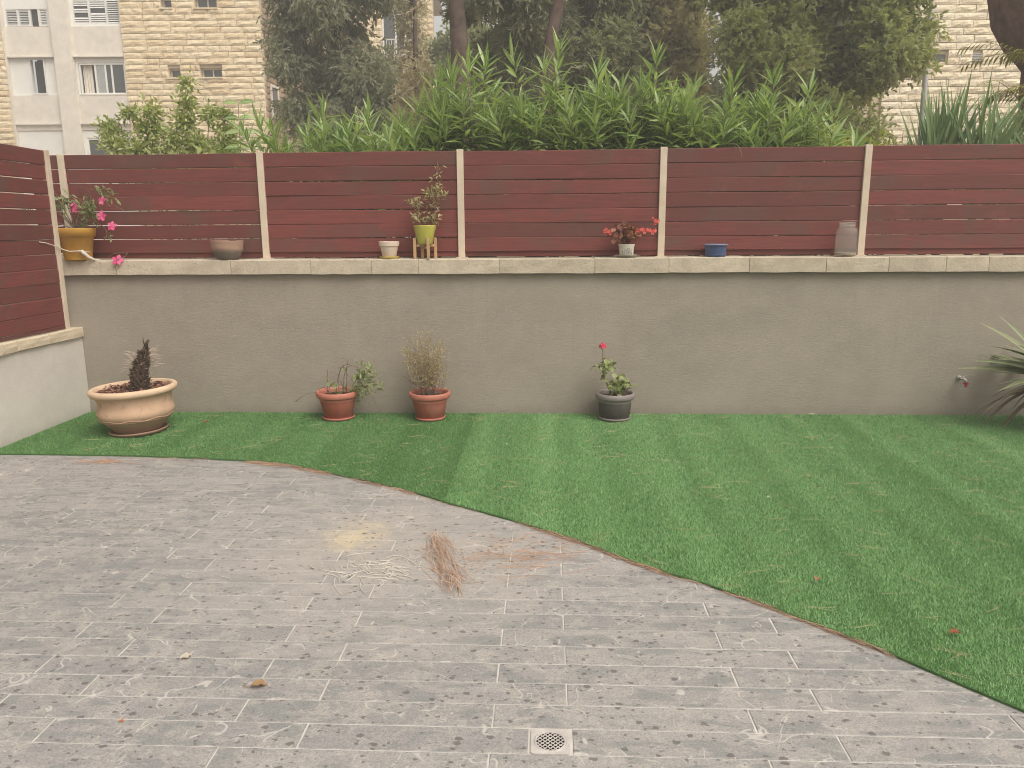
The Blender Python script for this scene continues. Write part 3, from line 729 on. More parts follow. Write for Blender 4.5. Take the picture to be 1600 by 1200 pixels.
lp = thing('lamp_post', (8.20, 18, ZB), 'slender grey lamp pole standing in front of the cream stone facade', 'lamp post')
MB().tube([(0, 0, 0), (-.01, 0, 3), (-.05, 0, 5.8), (-.09, 0, 8)], [.075, .062, .05, .045], 12).build('pole', M_POLE, lp, True)
MB().tube([(-.09, 0, 7.9), (-.2, -.1, 8.3), (-.7, -.4, 8.5)], [.04, .035, .03], 8).build('arm', M_POLE, lp, True)
MB().lathe([(.02, .12), (.10, .10), (.16, 0), (.12, -.03), (.001, -.03)], 16, (-.78, -.44, 8.46)).build('lamp_shade', M_POLE, lp, True)

# cream boundary wall glimpsed low between the stems
fw_ = thing('stone_wall', (2, 21.5, ZB), 'low cream stone wall glimpsed through the oleanders in the middle', 'wall')
MB().box(-5.2, 6.5, .085, .4, 0, 3.0).build('backing_wall', M_MORTAR, fw_); lay_stones(fw_, -5.1, 6.4, 1.4, 3.0, .27, [], SM3, random.Random(44), .7, 1.5)

# ------------------------------------------------------------------ trees
def rdir(rng, n): return norm(rng.normal(size=(n, 3)))
def crown(name, parent, mat, clumps, per, T, sc, seed, outward=.7, droop=0., shell=.75, upb=.4, loc=(0, 0, 0)):
    """leafy sprays spread through the volume of many overlapping clumps"""
    rng = np.random.default_rng(seed); Pp = []; D = []; R = []
    tot = sum(c[3]**2 for c in clumps)
    for cx, cy, cz, cr, *sq in clumps:
        n = max(8, int(per*cr*cr/tot)); d = rdir(rng, n); rr = cr*(1-(1-shell)*rng.random(n)**.8*2.2).clip(.15, 1.0)*(1+.22*rng.normal(size=n)*.6)
        s = np.array((1, 1, sq[0] if sq else .8)); p = d*rr[:, None]*s+np.array((cx, cy, cz))
        dd = norm(d*outward+rdir(rng, n)*.8+np.array((0, 0, -droop))); Pp.append(p); D.append(dd); R.append(np.clip(rng.uniform(-.18, .18)+rng.normal(.5, .25, n), 0, 1))
    Pp = np.concatenate(Pp); D = np.concatenate(D); R = np.concatenate(R); n = len(Pp)
    U = norm(rdir(rng, n)*.9+np.array((0, 0, upb))); S = rng.uniform(sc*.65, sc*1.35, n)
    o = link(name, scatter_mesh(name, T, Pp-np.array(loc), D, U, S, R), parent, mat); o['kind'] = 'stuff'; return o
rngT = np.random.default_rng(77)
SPR = spray_t(rngT, 9, 1., .13, .35); SPR2 = spray_t(rngT, 8, 1., .24, .1); QL = quad_t(1, .55)
def limb(mb, p0, p1, r0, r1, bend=.3, n=7, seed=0):
    r = random.Random(seed); p0, p1 = Vector(p0), Vector(p1); m = (p0+p1)/2+Vector((r.uniform(-bend, bend), r.uniform(-bend, bend), r.uniform(0, bend)))
    pts = bez(p0, m, p1, n); mb.tube(pts, [r0+(r1-r0)*i/n for i in range(n+1)], 7); return pts
def tree(name, loc, label, clumps, per, T, sc, fol, bark, tr, seed, group=None, droop=0., shell=.75, trunk_pts=None, outward=.7, upb=.4, nl=None):
    """clumps are in world metres; the trunk rises at loc and limbs reach into the clumps"""
    t = thing(name, loc, label, 'tree', group); L = Vector(loc); mb = MB(); r = random.Random(seed)
    zt = max(c[2] for c in clumps); tp = trunk_pts or [(0, 0, 0), (.05, 0, (zt-loc[2])*.35), (-.05, .05, (zt-loc[2])*.7), (0, 0, zt-loc[2]+.2)]
    n = len(tp); mb.tube(tp, [tr*(1-.72*i/(n-1)) for i in range(n)], 10)
    mb.build('trunk', bark, t, True); lm = MB()
    for i, c in enumerate(clumps[:26] if nl is None else clumps[:nl]):
        q = Vector(c[:3])-L; f = min(.9, max(.15, (q.z-.6*c[3])/max(.1, tp[-1][2]))); idx = f*(n-1); a = int(idx); b = min(n-1, a+1)
        base = Vector(tp[a]).lerp(Vector(tp[b]), idx-a); limb(lm, base, q, tr*.28*(1-.5*f), .015, .25, 6, seed*31+i)
    lm.build('limbs', bark, t, True)
    crown('crown', t, fol, clumps, per, T, sc, seed, outward, droop, shell, upb, loc); return t
def blob(rng, x0, x1, y0, y1, z0, z1, n, r0, r1, fn=None, sq=.8):
    out = []
    while len(out) < n:
        x, y, z = rng.uniform(x0, x1), rng.uniform(y0, y1), rng.uniform(z0, z1)
        if fn is None or fn(x, y, z): out.append((x, y, z, rng.uniform(r0, r1), sq))
    return out
rg = np.random.default_rng(5)
# dark drooping conifer left of the middle (Y 19): spans x -6.2..-3.2
cl = blob(rg, -6.05, -3.5, 18.2, 20.2, 4.3, 10.5, 44, .45, .75, lambda x, y, z: abs(x+4.85) < 1.45 and not (z < 5.9 and z > 5.2 and x > -3.9) and not (5.4 < z < 6.95 and x > -4.15), 1.05)
cl += [(-5.2, 18.7, 3.9, .8, .9), (-4.4, 18.6, 3.7, .75, .8), (-3.75, 18.6, 4.5, .55, .7), (-3.6, 18.6, 4.9, .4, .7), (-5.9, 18.8, 4.7, .5, 1), (-6.1, 18.9, 6.2, .55, 1.2), (-6.0, 18.9, 7.2, .5, 1.2), (-4.3, 18.5, 5.2, .5, 1)]
tree('conifer_tree', (-4.85, 19.2, ZB), 'dark grey green conifer with drooping foliage beside the corner of the white bay building', cl, 24000, SPR, .24, L_DARK, M_BARKG, .28, 11, droop=.9, shell=.6, outward=.5)
# tan, half dry slender tree right of it
cl = [(-3.5+.12*math.sin(i*2.1), 21+.2*math.cos(i*1.7), 4.2+.33*i, .28+.14*(i % 3 == 0)+(.1 if i < 4 else 0), 1.3) for i in range(13)]
cl += [(-2.9, 17.5, 4.75, .45, .8), (-2.55, 17.4, 4.4, .45, .8), (-3.0, 17.4, 4.3, .4, .8), (-2.75, 17.4, 5.2, .3, .8), (-3.9, 20.6, 7.6, .35, .8)]
tree('dry_tree', (-3.3, 20.6, ZB), 'slender tan half dry tree next to the dark drooping conifer', cl, 2600, SPR, .20, L_DRYC, M_BARKG, .13, 12, droop=.2)
# two bare brown trunks behind the oleander with high crowns
def pine(loc, pts, tr, label, cl, seed, n=5200):
    return tree('pine_tree', loc, label, cl, n*2, SPR, .22, L_DARK, M_BARKG, tr, seed, 'pines behind the oleanders', .5, .6, pts, outward=.5, nl=0)
cl = blob(rg, -1.9, 0.2, 14.4, 16.6, 5.0, 8.4, 26, .3, .5, lambda x, y, z: not (-2.2 < x < -1.25 and z < 6.2) and not (x > -.35 and z < 5.6), 1.)
pine((-1.15, 14, ZB), [(0, 0, 0), (-.05, 0, 2.0), (-.32, 0, 3.4), (-.40, 0, 4.9), (-.32, .1, 6.8)], .27, 'thick reddish brown pine trunk rising behind the oleander, dark foliage to its right', cl, 14, 6000)
cl = blob(rg, -.5, 1.0, 15.6, 17, 6.6, 8.4, 9, .3, .5, None, 1.)+[(-.55, 15.5, 4.9, .35, 1), (-.3, 15.6, 5.3, .3, 1)]
pine((-.25, 14, ZB), [(0, 0, 0), (.12, 0, 2.6), (.32, 0, 4.2), (.62, 0, 5.4), (1.1, .2, 7.2)], .17, 'leaning reddish brown pine trunk right of the thick one', cl, 15, 2600)
# a bright green tree glimpsed above
cl = blob(rg, 1.0, 2.2, 24, 26, 6.0, 10.5, 14, .5, .9, lambda x, y, z: x < 1.4+.16*(z-6))
tree('leafy_tree', (1.5, 25, ZB), 'fresh green tree glimpsed far behind the leaning pine trunk', cl, 3500, QL, .22, leafmat('fresh_green_foliage', (.12, .20, .075), (.20, .29, .12), None, .6, .3), M_BARKG, .2, 16)
# grey green conifers in the middle
cl = [(1.25+.35*math.sin(i*2.4)*(1.2-.03*i), 17+.5*math.cos(i*1.3), 3.4+.28*i, .62-.012*i, 1.15) for i in range(22)]
cl += [(.75+.3*math.sin(i*1.9), 17.4, 3.6+.4*i, .45, 1.1) for i in range(10)]
tree('conifer_tree', (1.25, 17.2, ZB), 'grey green feathery conifer standing in the middle behind the tallest oleanders', cl, 14000, SPR, .21, L_PINE, M_BARKG, .22, 17, droop=.15, shell=.6)
cl = [(2.55+.45*math.sin(i*2.2), 17.6+.4*math.cos(i*1.6), 3.4+.24*i, .5-.006*i, 1.1) for i in range(24)]
tree('dry_tree', (2.35, 17.7, ZB), 'pale brownish thin tree between the feathery conifer and the big olive green tree', cl, 7000, SPR2, .24, leafmat('tan_green_foliage', (.42, .38, .25), (.66, .60, .43), None, .8, .4, spec=.1), M_BARKG, .15, 18)
# the big olive green tree
def inbig(x, y, z):
    if z > 5.0: return True
    return x > 3.0+.0*(5-z)
cl = blob(rg, 3.2, 6.35, 14.3, 16.4, 3.9, 8.2, 70, .34, .62, lambda x, y, z: not (x > 5.9 and z < 4.3) and not (x < 3.5 and z < 4.3), .8)
cl += [(3.35, 14.5, 5.2, .45, .8), (3.5, 14.4, 4.7, .5, .8), (4.1, 14.2, 4.6, .55, .8), (6.45, 14.6, 4.7, .35, .9), (6.5, 14.7, 5.2, .4, .9), (6.3, 14.7, 5.9, .5, .9), (4.9, 14.2, 3.8, .45, 1), (5.6, 14.4, 3.5, .45, 1), (5.2, 14.3, 3.1, .4, 1), (5.9, 14.5, 3.0, .35, 1)]
tree('broad_tree', (4.9, 15.4, ZB), 'large rounded olive green tree left of the cream stone facade', cl, 38000, SPR2, .145, L_OLIV, M_BARKG, .24, 19, shell=.62, upb=.8)
# backdrop tree mass further off, each its own tree
for i, (x, y, w_, zt) in enumerate(((-2.2, 27, 1.6, 8.0), (.2, 30, 1.8, 9.2), (4.8, 26, 2.2, 11), (8.0, 24, 1.9, 9))):
    cl = blob(rg, x-w_, x+w_, y-1, y+1, 2.6, zt, 60, .6, 1.0, None, 1.)
    if i == 3: cl = [c for c in cl if c[0] < 8.3]
    tree('shade_tree', (x, y, ZB), ['dull green tree far behind the thick pine trunk', 'dull green tree far behind the leaning pine trunk', 'dull green tree far behind the big olive green tree', 'dull green tree beside the lamp pole, left of the cream facade'][i], cl, 17000, SPR2, .25, L_PINE, M_BARKG, .22, 60+i, 'trees far behind the garden', shell=.6)
# thick leaning trunk at the right edge
tr = thing('old_tree', (6.95, 11, ZB), 'massive dark leaning tree trunk at the right edge of the view', 'tree')
mb = MB(); pts = [(0,0,0),(.02,0,1.4),(.0,0,2.2),(-.03,0,2.75),(-.10,0,3.15),(-.25,0,3.5),(-.42,0,3.85),(-.62,.05,4.3),(-1.0,.1,5.2),(-1.3,.2,6.5)]
rr = [.62,.56,.55,.60,.56,.66,.70,.60,.52,.42]
mb.tube(pts, rr, 20)
o = mb.build('trunk', M_TRUNK, tr, True); rj = random.Random(3)
for v in o.data.vertices:
    s = .045*math.sin(9*math.atan2(v.co.y, v.co.x-(-.3))+2.2*v.co.z)+.03*math.sin(7*v.co.z+3*v.co.x); d = Vector((v.co.x+.3, v.co.y, 0)); 
    if d.length > .01: v.co += d.normalized()*s
lm = MB(); limb(lm, (-.6, 0, 4.4), (-1.6, -.4, 5.6), .14, .05, .2, 7, 1); limb(lm, (-1.2, .2, 6), (.4, .5, 8.2), .22, .06, .3, 7, 2); limb(lm, (-1.3, .2, 6.4), (-2.6, .3, 8.0), .22, .06, .3, 7, 3); lm.build('limbs', M_TRUNK, tr, True)
crown('crown', tr, L_OLIV, [(5.0, 11.2, 9.0, .9, .8), (6.2, 11.6, 9.6, 1.0, .8), (7.3, 11.6, 9.2, .9, .8), (4.5, 11.3, 8.4, .6, .8)], 5000, SPR2, .2, 23, loc=(6.95, 11, ZB))

# feathery pinnate shrub in front of the big trunk
fs_ = thing('fern_leaved_shrub', (5.9, 9.9, ZB), 'yellowish shrub with feathery divided leaves in front of the massive trunk', 'shrub')
rng = np.random.default_rng(9)
st = MB()
for i in range(30):
    a = rng.uniform(0, 6.28); x0, z0 = rng.uniform(-.3, .35), rng.uniform(1.7, 2.95)
    dx = rng.uniform(-.95, -.15) if i % 5 else rng.uniform(.1, .5); L = abs(dx)+.3
    p0 = (x0, rng.uniform(-.2, .2), z0); p2 = (x0+dx, rng.uniform(-.35, .3), z0+rng.uniform(-.15, .38)); p1 = ((p0[0]+p2[0])/2, 0, max(p0[2], p2[2])+.18)
    pts = bez(p0, p1, p2, 16); mb = MB().tube(pts, [.006-.0003*k for k in range(17)], 4)
    fr_ = mb.build('frond', M_STEM, fs_)
    pp = []; dd = []
    for k in range(3, 17):
        t = (pts[k]-pts[k-1]).normalized(); s = t.cross(Vector((0, .5, 1))).normalized()
        for sg in (1, -1): pp.append(pts[k]); dd.append(s*sg*.9+t*.5+Vector((0, 0, -.35)))
    n = len(pp); o = link('leaflets', scatter_mesh('leaflets', leaf_t(1, .26, 2, .2, .2), np.array(pp), np.array(dd), np.tile((0, 0, 1.), (n, 1)), rng.uniform(.10, .16, n), rng.random(n)), fr_, L_FERN); o['kind'] = 'stuff'
for i in range(6): st.tube(bez((rng.uniform(-.1, .1), 0, 0), (rng.uniform(-.2, .2), 0, 1), (rng.uniform(-.4, .3), 0, 2.2), 8), [.02-.0015*k for k in range(9)], 5)
st.build('stems', M_STEM, fs_, True)

# oleanders along the fence
OL_T = leaf_t(1, .138, 4, .13, .30, .42); OL_ME = None
me = npmesh('leaf', OL_T[0], OL_T[1], {'rib': OL_T[2], 'rnd': np.zeros(len(OL_T[0]))}, True); me.materials.append(L_OLEO); OLE_ME = me
def orient(o, d, upv, s, loc):
    x = Vector(d).normalized(); z = Vector(upv); z = (z-x*z.dot(x)); z = z.normalized() if z.length > 1e-4 else x.orthogonal().normalized(); y = z.cross(x)
    m = Matrix((x*s, y*s, z*s)).transposed().to_4x4(); m.translation = loc; o.matrix_local = m
def oleander(x, y, w_, top, label, seed, nsh=22, lean=0.):
    rng = random.Random(seed); t = thing('oleander_shrub', (x, y, ZB), label, 'shrub', 'oleanders behind the back fence')
    for i in range(nsh):
        f = (i+.5)/nsh; bx = rng.uniform(-.12, .12); h = (top-ZB)*rng.uniform(.78, 1.0)*(1 if i % 3 else 1.0)
        if i == nsh//2: h = top-ZB
        tx = (f-.5)*2*w_+rng.uniform(-.22, .22)+lean; ty = rng.uniform(-.42, .30)
        h *= 1-.18*abs(f-.5)*2
        pts = bez((bx, rng.uniform(-.1, .1), 0), (bx+tx*.35, ty*.4, h*.55), (tx, ty, h*.93), 12)
        sh = MB().tube(pts, [.011-.0007*k for k in range(13)], 5).build('shoot', M_STEM, t, True)
        pp = []; dd = []; uu = []; ss = []; cnt = 0; solo = []
        N = int(16*(h-.9)/1.7)+8
        for k in range(N):
            u = 1-(k/N)**1.0*.62; idx = u*12; a = min(11, int(idx)); p = pts[a].lerp(pts[a+1], idx-a); ax = (pts[a+1]-pts[a]).normalized()
            e = ax.orthogonal().normalized(); e2 = ax.cross(e); rot0 = k*1.05+rng.uniform(-.2, .2)
            for m_ in range(3):
                an = rot0+2.094*m_+rng.uniform(-.25, .25); r = e*math.cos(an)+e2*math.sin(an)
                opn = .24+.74*min(1, k/6)+rng.uniform(-.18, .32); d = (ax*(1.2-opn)+r*(.28+opn*.75)+Vector((0, 0, .08))).normalized()
                s = rng.uniform(.21, .37)*(.85 if k < 2 else 1); uvec = ax*.9-r*.3+Vector((rng.uniform(-.5, .5), rng.uniform(-.5, .5), .3))
                if k < 3: solo.append((p.copy(), d, uvec, s))
                else: pp.append(p); dd.append(d); uu.append(uvec); ss.append(s)
        for p, d, uvec, s in solo:
            o = link('leaf', OLE_ME, sh); orient(o, d, uvec, s, p)
        n = len(pp); o = link('foliage', scatter_mesh('foliage', OL_T, np.array(pp), np.array(dd), np.array(uu), np.array(ss), np.array([rng.random() for _ in range(n)]), True), sh, L_OLE); o['kind'] = 'stuff'
    return t
OLS = [(-2.75, 8.85, .62, 3.58, 'short oleander at the left end of the oleander row, below the dark conifer'), (-2.05, 9.0, .52, 3.52, 'low oleander just right of the leftmost one, behind the stone building corner'),
       (-1.35, 8.8, .50, 3.80, 'oleander in front of the tan half dry tree'), (-.78, 8.9, .42, 4.05, 'tall oleander crossing the thick brown pine trunk'),
       (-.05, 8.85, .5, 4.12, 'tall oleander under the leaning brown pine trunk'), (.55, 8.7, .42, 3.80, 'dense oleander just right of the leaning pine trunk'), (1.05, 8.85, .48, 4.02, 'tall oleander in front of the feathery grey green conifer'),
       (1.72, 8.75, .45, 3.78, 'oleander behind the fourth fence bay, left of the big olive tree'), (2.35, 8.8, .42, 3.78, 'oleander in front of the left part of the big olive tree'), (2.82, 8.85, .42, 3.62, 'smallest oleander, at the right end of the oleander row')]
OLS[1] = OLS[1][:4]+('lowest oleander, between the dark conifer and the tan dry tree',)
for i, (x, y, w_, tp_, lb) in enumerate(OLS): oleander(x, y, w_*1.1, tp_-.17, lb, 300+i, 25 if tp_ > 3.7 else 21)
# dry twig hooked over the fence top
tw = MB().tube(bez((1.72, 8.3, 2.62), (1.85, 7.80, 2.80), (1.895, 7.88, 2.56), 10), [.005]*6+[.004]*5, 5).build('dry_twig', M_TWIG)
tag(tw, 'bent pale dry twig hooked over the top of the fence', 'twig')

# light green small leaved shrub at the left
def leafy(name, loc, label, cat, clumps, per, T, sc, fol, seed, stems=7, sm=M_TWIG, **kw):
    t = thing(name, loc, label, cat); L = Vector(loc); mb = MB(); r = random.Random(seed)
    for i, c in enumerate(clumps[:stems]): limb(mb, (r.uniform(-.06, .06), r.uniform(-.06, .06), 0), Vector(c[:3])-L, .016, .004, .12, 8, seed+i)
    mb.build('stems', sm, t, True); crown('foliage', t, fol, clumps, per, T, sc, seed, loc=loc, **kw); return t
LT = leaf_t(1, .42, 2, .15, .2, .4)
cl = [(-4.28, 9.5, 3.62, .12, 1.3), (-4.3, 9.5, 3.4, .17, 1.2), (-4.35, 9.5, 3.18, .22, 1.1), (-4.05, 9.5, 3.25, .14, 1), (-4.75, 9.5, 3.3, .17, 1.1), (-4.8, 9.5, 3.1, .22), (-5.02, 9.5, 3.28, .15), (-5.3, 9.5, 3.12, .16), (-5.25, 9.5, 2.95, .22), (-4.5, 9.5, 2.95, .26), (-4.2, 9.5, 2.9, .26), (-4.9, 9.5, 2.85, .28), (-3.85, 9.5, 3.25, .13, 1.2), (-3.83, 9.5, 3.05, .17, 1.2), (-3.9, 9.5, 2.85, .22), (-5.1, 9.4, 2.65, .3), (-4.5, 9.4, 2.65, .3), (-3.9, 9.4, 2.65, .3)]
leafy('leafy_shrub', (-4.5, 9.5, ZB), 'light green small leaved shrub in front of the tan stone facade', 'shrub', cl, 8000, LT, .070, L_SHRUB, 71, 14, shell=.5)
# arching sprig with round drooping leaves
sp = thing('leafy_shrub', (-3.6, 9.1, ZB), 'upright sprig with paired drooping oval leaves, left of the oleanders', 'shrub')
st = MB(); pts = bez((0, 0, 0), (.05, 0, 1.5), (.07, 0, 2.42), 14); st.tube(pts, [.009-.0004*k for k in range(15)], 5); st.build('stem', M_STEM, sp, True)
pp = []; dd = []
for k in range(9):
    p = pts[14].lerp(pts[5], k/9)
    for sg in (-1, 1): pp.append(p); dd.append((sg, random.uniform(-.4, .2), .25-.05*k))
for i in range(len(pp)):
    mev = bpy.data.meshes.get('oval_leaf') or npmesh('oval_leaf', *leaf_t(1, .36, 4, .45, .25, .5)[:2], {'rib': leaf_t(1, .36, 4, .45, .25, .5)[2]}, True)
    o = link('leaf', mev, sp, L_ROS if False else L_OLEO); orient(o, dd[i], (0, -1, .55), random.uniform(.17, .21), pp[i])
# low growth filling the foot of the hedge (seen just above the fence)
for i, (x, y, w_, h, m_, sc_, lb) in enumerate(((-3.5, 8.75, .6, 2.82, L_SHRUB, .09, 'low broad leaved green bush under the light green shrub, above the first fence post'),
        (3.15, 9.0, .35, 2.98, L_LIME, .075, 'yellow green low bush just right of the oleanders'), (3.75, 9.1, .35, 2.92, L_LIME, .075, 'yellow green low bush left of the sword leaved clump'),
        (-1.7, 9.5, 1.0, 2.95, L_SHRUB, .10, 'bushy undergrowth behind the left oleanders'), (.6, 9.6, 1.2, 3.1, L_SHRUB, .10, 'bushy undergrowth behind the tallest oleanders'), (2.3, 9.6, .8, 3.0, L_SHRUB, .10, 'bushy undergrowth behind the right oleanders'))):
    rgb = np.random.default_rng(400+i); cl = blob(rgb, x-w_, x+w_, y-.12, y+.2, 2.2, h-.15, 14, .2, .3)
    leafy('low_bush', (x, y, ZB), lb, 'bush', cl, 2600 if i > 2 else 1800, LT, sc_, m_, 500+i, 8, shell=.45)

# sword leaved clump at the right
yu = thing('sword_leaf_clump', (4.55, 8.75, ZB), 'clump of long sword shaped green leaves above the right end of the fence', 'plant')
SW = leaf_t(1, .056, 6, .10, .35, .3); me = npmesh('leaf', SW[0], SW[1], {'rib': SW[2]}, True); me.materials.append(L_YUC)
r = random.Random(17)
for i in range(300):
    c = r.choice(((-.45, 0), (-.25, .1), (0, -.1), (.25, .05), (.5, -.05), (.75, 0)))
    a = r.uniform(0, 6.28); e = r.uniform(.08, .80); e = e*.55 if c[0] < -.2 and math.cos(a) < -.3 else e; s = r.uniform(.55, .95)*(1 if c[0] < .1 else .85)
    o = link('leaf', me, yu); orient(o, (math.cos(a)*e, math.sin(a)*e*.7, 1.0), (r.uniform(-.6, .6), -1, .6), s, (c[0]+r.uniform(-.08, .08), c[1]+r.uniform(-.08, .08), r.uniform(.95, 1.75)))
st = MB()
for c in ((-.45, 0), (-.25, .1), (0, -.1), (.25, .05), (.5, -.05), (.75, 0)): st.tube([(c[0], c[1], 0), (c[0]+.01, c[1], .8), (c[0], c[1], 1.6)], [.05, .045, .03], 8)
st.build('stems', M_TWIG, yu, True)

# ------------------------------------------------------------------ pots, plants and small things
def flower(parent, loc, size, m, nrm=(0, -1, .5), n=5, seed=0, name='flower', ctr=None):
    r = np.random.default_rng(seed); nv = Vector(nrm).normalized(); e = nv.orthogonal().normalized(); e2 = nv.cross(e); pp = []; dd = []; uu = []
    for k in range(n):
        a = 2*math.pi*k/n+r.uniform(-.15, .15); d = e*math.cos(a)+e2*math.sin(a)+nv*r.uniform(.05, .35); pp.append(Vector(loc)); dd.append(d); uu.append(nv+d*.0)
    me = scatter_mesh(name, leaf_t(1, .72, 3, .15, .25, .6), np.array(pp), np.array(dd), np.array(uu), size*r.uniform(.42, .55, n), r.random(n), True)
    return link(name, me, parent, m)
def foliage(parent, m, pts, T, sc, seed, name='foliage', spread=.03, outward=None, upb=.6):
    """leaves tufted round the given points"""
    r = np.random.default_rng(seed); pts = np.array(pts, float); n = len(pts); d = rdir(r, n)
    if outward is not None: d = norm(d+np.array(outward))
    p = pts+r.normal(size=(n, 3))*spread; u = norm(rdir(r, n)*.7+np.array((0, -.2, upb)))
    o = link(name, scatter_mesh(name, T, p, d, u, sc*r.uniform(.7, 1.3, n), r.random(n), True), parent, m); o['kind'] = 'stuff'; return o
def pot_shell(prof_out, prof_in): return prof_out+prof_in
def chips(parent, r0, z, n, sc, m, seed, name='soil_lumps'):
    r = np.random.default_rng(seed); a = r.uniform(0, 6.28, n); q = r0*np.sqrt(r.random(n)); p = np.stack([q*np.cos(a), q*np.sin(a), np.full(n, z)+r.uniform(-.006, .012, n)], 1)
    o = link(name, scatter_mesh(name, leaf_t(1, .6, 2, .1, .5), p, rdir(r, n)*np.array((1, 1, .45)), norm(rdir(r, n)*.5+np.array((0, 0, 1))), sc*r.uniform(.5, 1.4, n), r.random(n)), parent, m); o['kind'] = 'stuff'; return o
ZT = .020
# big pale terracotta pot with a spiny trunk
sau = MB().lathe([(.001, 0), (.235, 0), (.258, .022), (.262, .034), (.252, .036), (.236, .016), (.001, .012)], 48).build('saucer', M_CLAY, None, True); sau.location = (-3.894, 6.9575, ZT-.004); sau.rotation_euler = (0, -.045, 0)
tag(sau, 'pale clay saucer under the big terracotta pot', 'saucer')
bp = thing('potted_plant', (-3.894, 6.9575, ZT+.010), 'big pale terracotta pot with a wavy belt holding a short spiny brown trunk', 'potted plant'); bp.rotation_euler = (0, -.04, 0)
OUT = [(.001, .004), (.188, .004), (.205, .02), (.235, .05), (.275, .09), (.305, .128), (.322, .150), (.336, .175), (.341, .20), (.335, .225), (.327, .25), (.323, .28), (.325, .31), (.330, .34), (.337, .362)]
RIM = [(.337, .362), (.352, .366), (.374, .374), (.386, .390), (.389, .408), (.384, .424), (.370, .434), (.350, .434), (.336, .424), (.328, .40), (.31, .30)]
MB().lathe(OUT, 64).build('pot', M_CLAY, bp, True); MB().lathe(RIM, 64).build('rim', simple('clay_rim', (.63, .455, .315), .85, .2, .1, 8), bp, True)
bl = MB(); pts = []
for k in range(73):
    a = 2*math.pi*k/72; z = .150+.008*math.sin(9*a); R_ = .3235+(z-.15)*.55+.001; pts.append((R_*math.cos(a), R_*math.sin(a), z))
bl.tube(pts, .0045, 5); bl.tube([(.3135*math.cos(2*math.pi*k/72), .3135*math.sin(2*math.pi*k/72), .136) for k in range(73)], .004, 5)
bl.build('belt', simple('clay_belt', (.50, .31, .21), .9, .15, .12, 10), bp, True)
MB().lathe([(.001, .398), (.20, .396), (.335, .388)], 32).build('soil', M_SOIL, bp, True)
chips(bp, .315, .400, 900, .032, M_BARK, 3)
ct = MB(); tp = [(.075, -.02, .38), (.078, -.02, .45), (.092, -.02, .54), (.120, -.02, .63), (.148, -.02, .70), (.166, -.02, .75), (.190, -.02, .80)]
ct.tube(tp, [.074, .074, .072, .062, .042, .024, .018], 16); to = ct.build('trunk', M_CACT, bp, True)
rj = random.Random(8)
for v in to.data.vertices: v.co += Vector((rj.uniform(-.008, .008), rj.uniform(-.008, .008), rj.uniform(-.008, .008)))
pp = []; dd = []; ss = []
for i in range(300):
    f = rj.random()*.82; idx = f*6; a = min(5, int(idx)); c = Vector(tp[a]).lerp(Vector(tp[a+1]), idx-a); R_ = [.074, .074, .072, .062, .042, .024, .018][a]
    an = rj.uniform(0, 6.28); d = Vector((math.cos(an), math.sin(an), rj.uniform(-.1, .9))); pp.append(c+Vector((math.cos(an)*R_*1.1, math.sin(an)*R_*1.1, 0))); dd.append(d); ss.append(rj.uniform(.035, .06) if f < .45 else rj.uniform(.06, .15))
sp_ = link('spines', scatter_mesh('spines', leaf_t(1, .10, 2, .1, .6, .2), np.array(pp), np.array(dd), np.tile((0, -.3, 1.), (len(pp), 1)), np.array(ss), np.zeros(len(pp))), bp, M_SPINE); sp_['kind'] = 'stuff'
tbm = MB()
for i in range(210):
    f = (i+.5)/210*.86; idx = f*6; a = min(5, int(idx)); c = Vector(tp[a]).lerp(Vector(tp[a+1]), idx-a); R_ = [.074, .074, .072, .062, .042, .024, .018, .018][a]+( [.074, .074, .072, .062, .042, .024, .018, .018][a+1]-[.074, .074, .072, .062, .042, .024, .018, .018][a])*(idx-a)
    an = i*2.39996; d = Vector((math.cos(an), math.sin(an), .75)); b0 = c+Vector((math.cos(an), math.sin(an), 0))*R_*.85
    L_ = rj.uniform(.016, .052)*(1-.3*f); tbm.tube([b0, b0+d*L_*.55, b0+d*L_], [.014*(1-.4*f), .010*(1-.4*f), .002], 5)
tb_ = tbm.build('leaf_stubs', M_CACT, bp); tb_['kind'] = 'stuff'
tl = MB().tube([(.190, -.02, .79), (.204, -.02, .84), (.226, -.02, .862)], [.018, .015, .010], 8); tl.tube([(.184, -.02, .79), (.172, -.02, .85), (.176, -.02, .895)], [.007, .005, .002], 5); tl.build('dry_tip', M_CACT, bp, True)

def plastic_pot(loc, r0, rb, h, rs_, mb_, mr, label, seed):
    t = thing('potted_plant', (*loc, ZT), label, 'potted plant', None, random.Random(seed).uniform(0, 6))
    t.rotation_euler.z = 0
    MB().lathe([(.001, .012), (rb, .012), (rb+.004, .02), (rb+.008, .045), (rb+.014, .05), (rb+.012+.5*(r0-rb-.03), h*.55), (r0-.030, h-.075), (r0-.026, h-.058)], 44).build('pot', mb_, t, True)
    MB().lathe([(r0-.028, h-.060), (r0-.012, h-.062), (r0-.002, h-.052), (r0, h-.03), (r0-.002, h-.008), (r0-.010, h), (r0-.020, h-.003), (r0-.024, h-.03), (r0-.030, h-.09)], 44).build('rim', mr, t, True)
    MB().lathe([(.001, 0), (rs_-.012, 0), (rs_, .012), (rs_+.003, .026), (rs_-.004, .027), (rs_-.014, .008), (.001, .006)], 44).build('saucer', mr, t, True)
    MB().lathe([(.001, h-.045), (r0-.06, h-.048), (r0-.027, h-.055)], 24).build('soil', M_SOIL, t, True); chips(t, r0-.04, h-.046, 120, .014, M_BARK, seed)
    return t
p1 = plastic_pot((-2.111, 7.505), .213, .130, .287, .160, M_PLAST, M_PLASTR, 'terracotta coloured plastic pot with arching bare stems and leaves trailing to the right', 1)
st = MB()
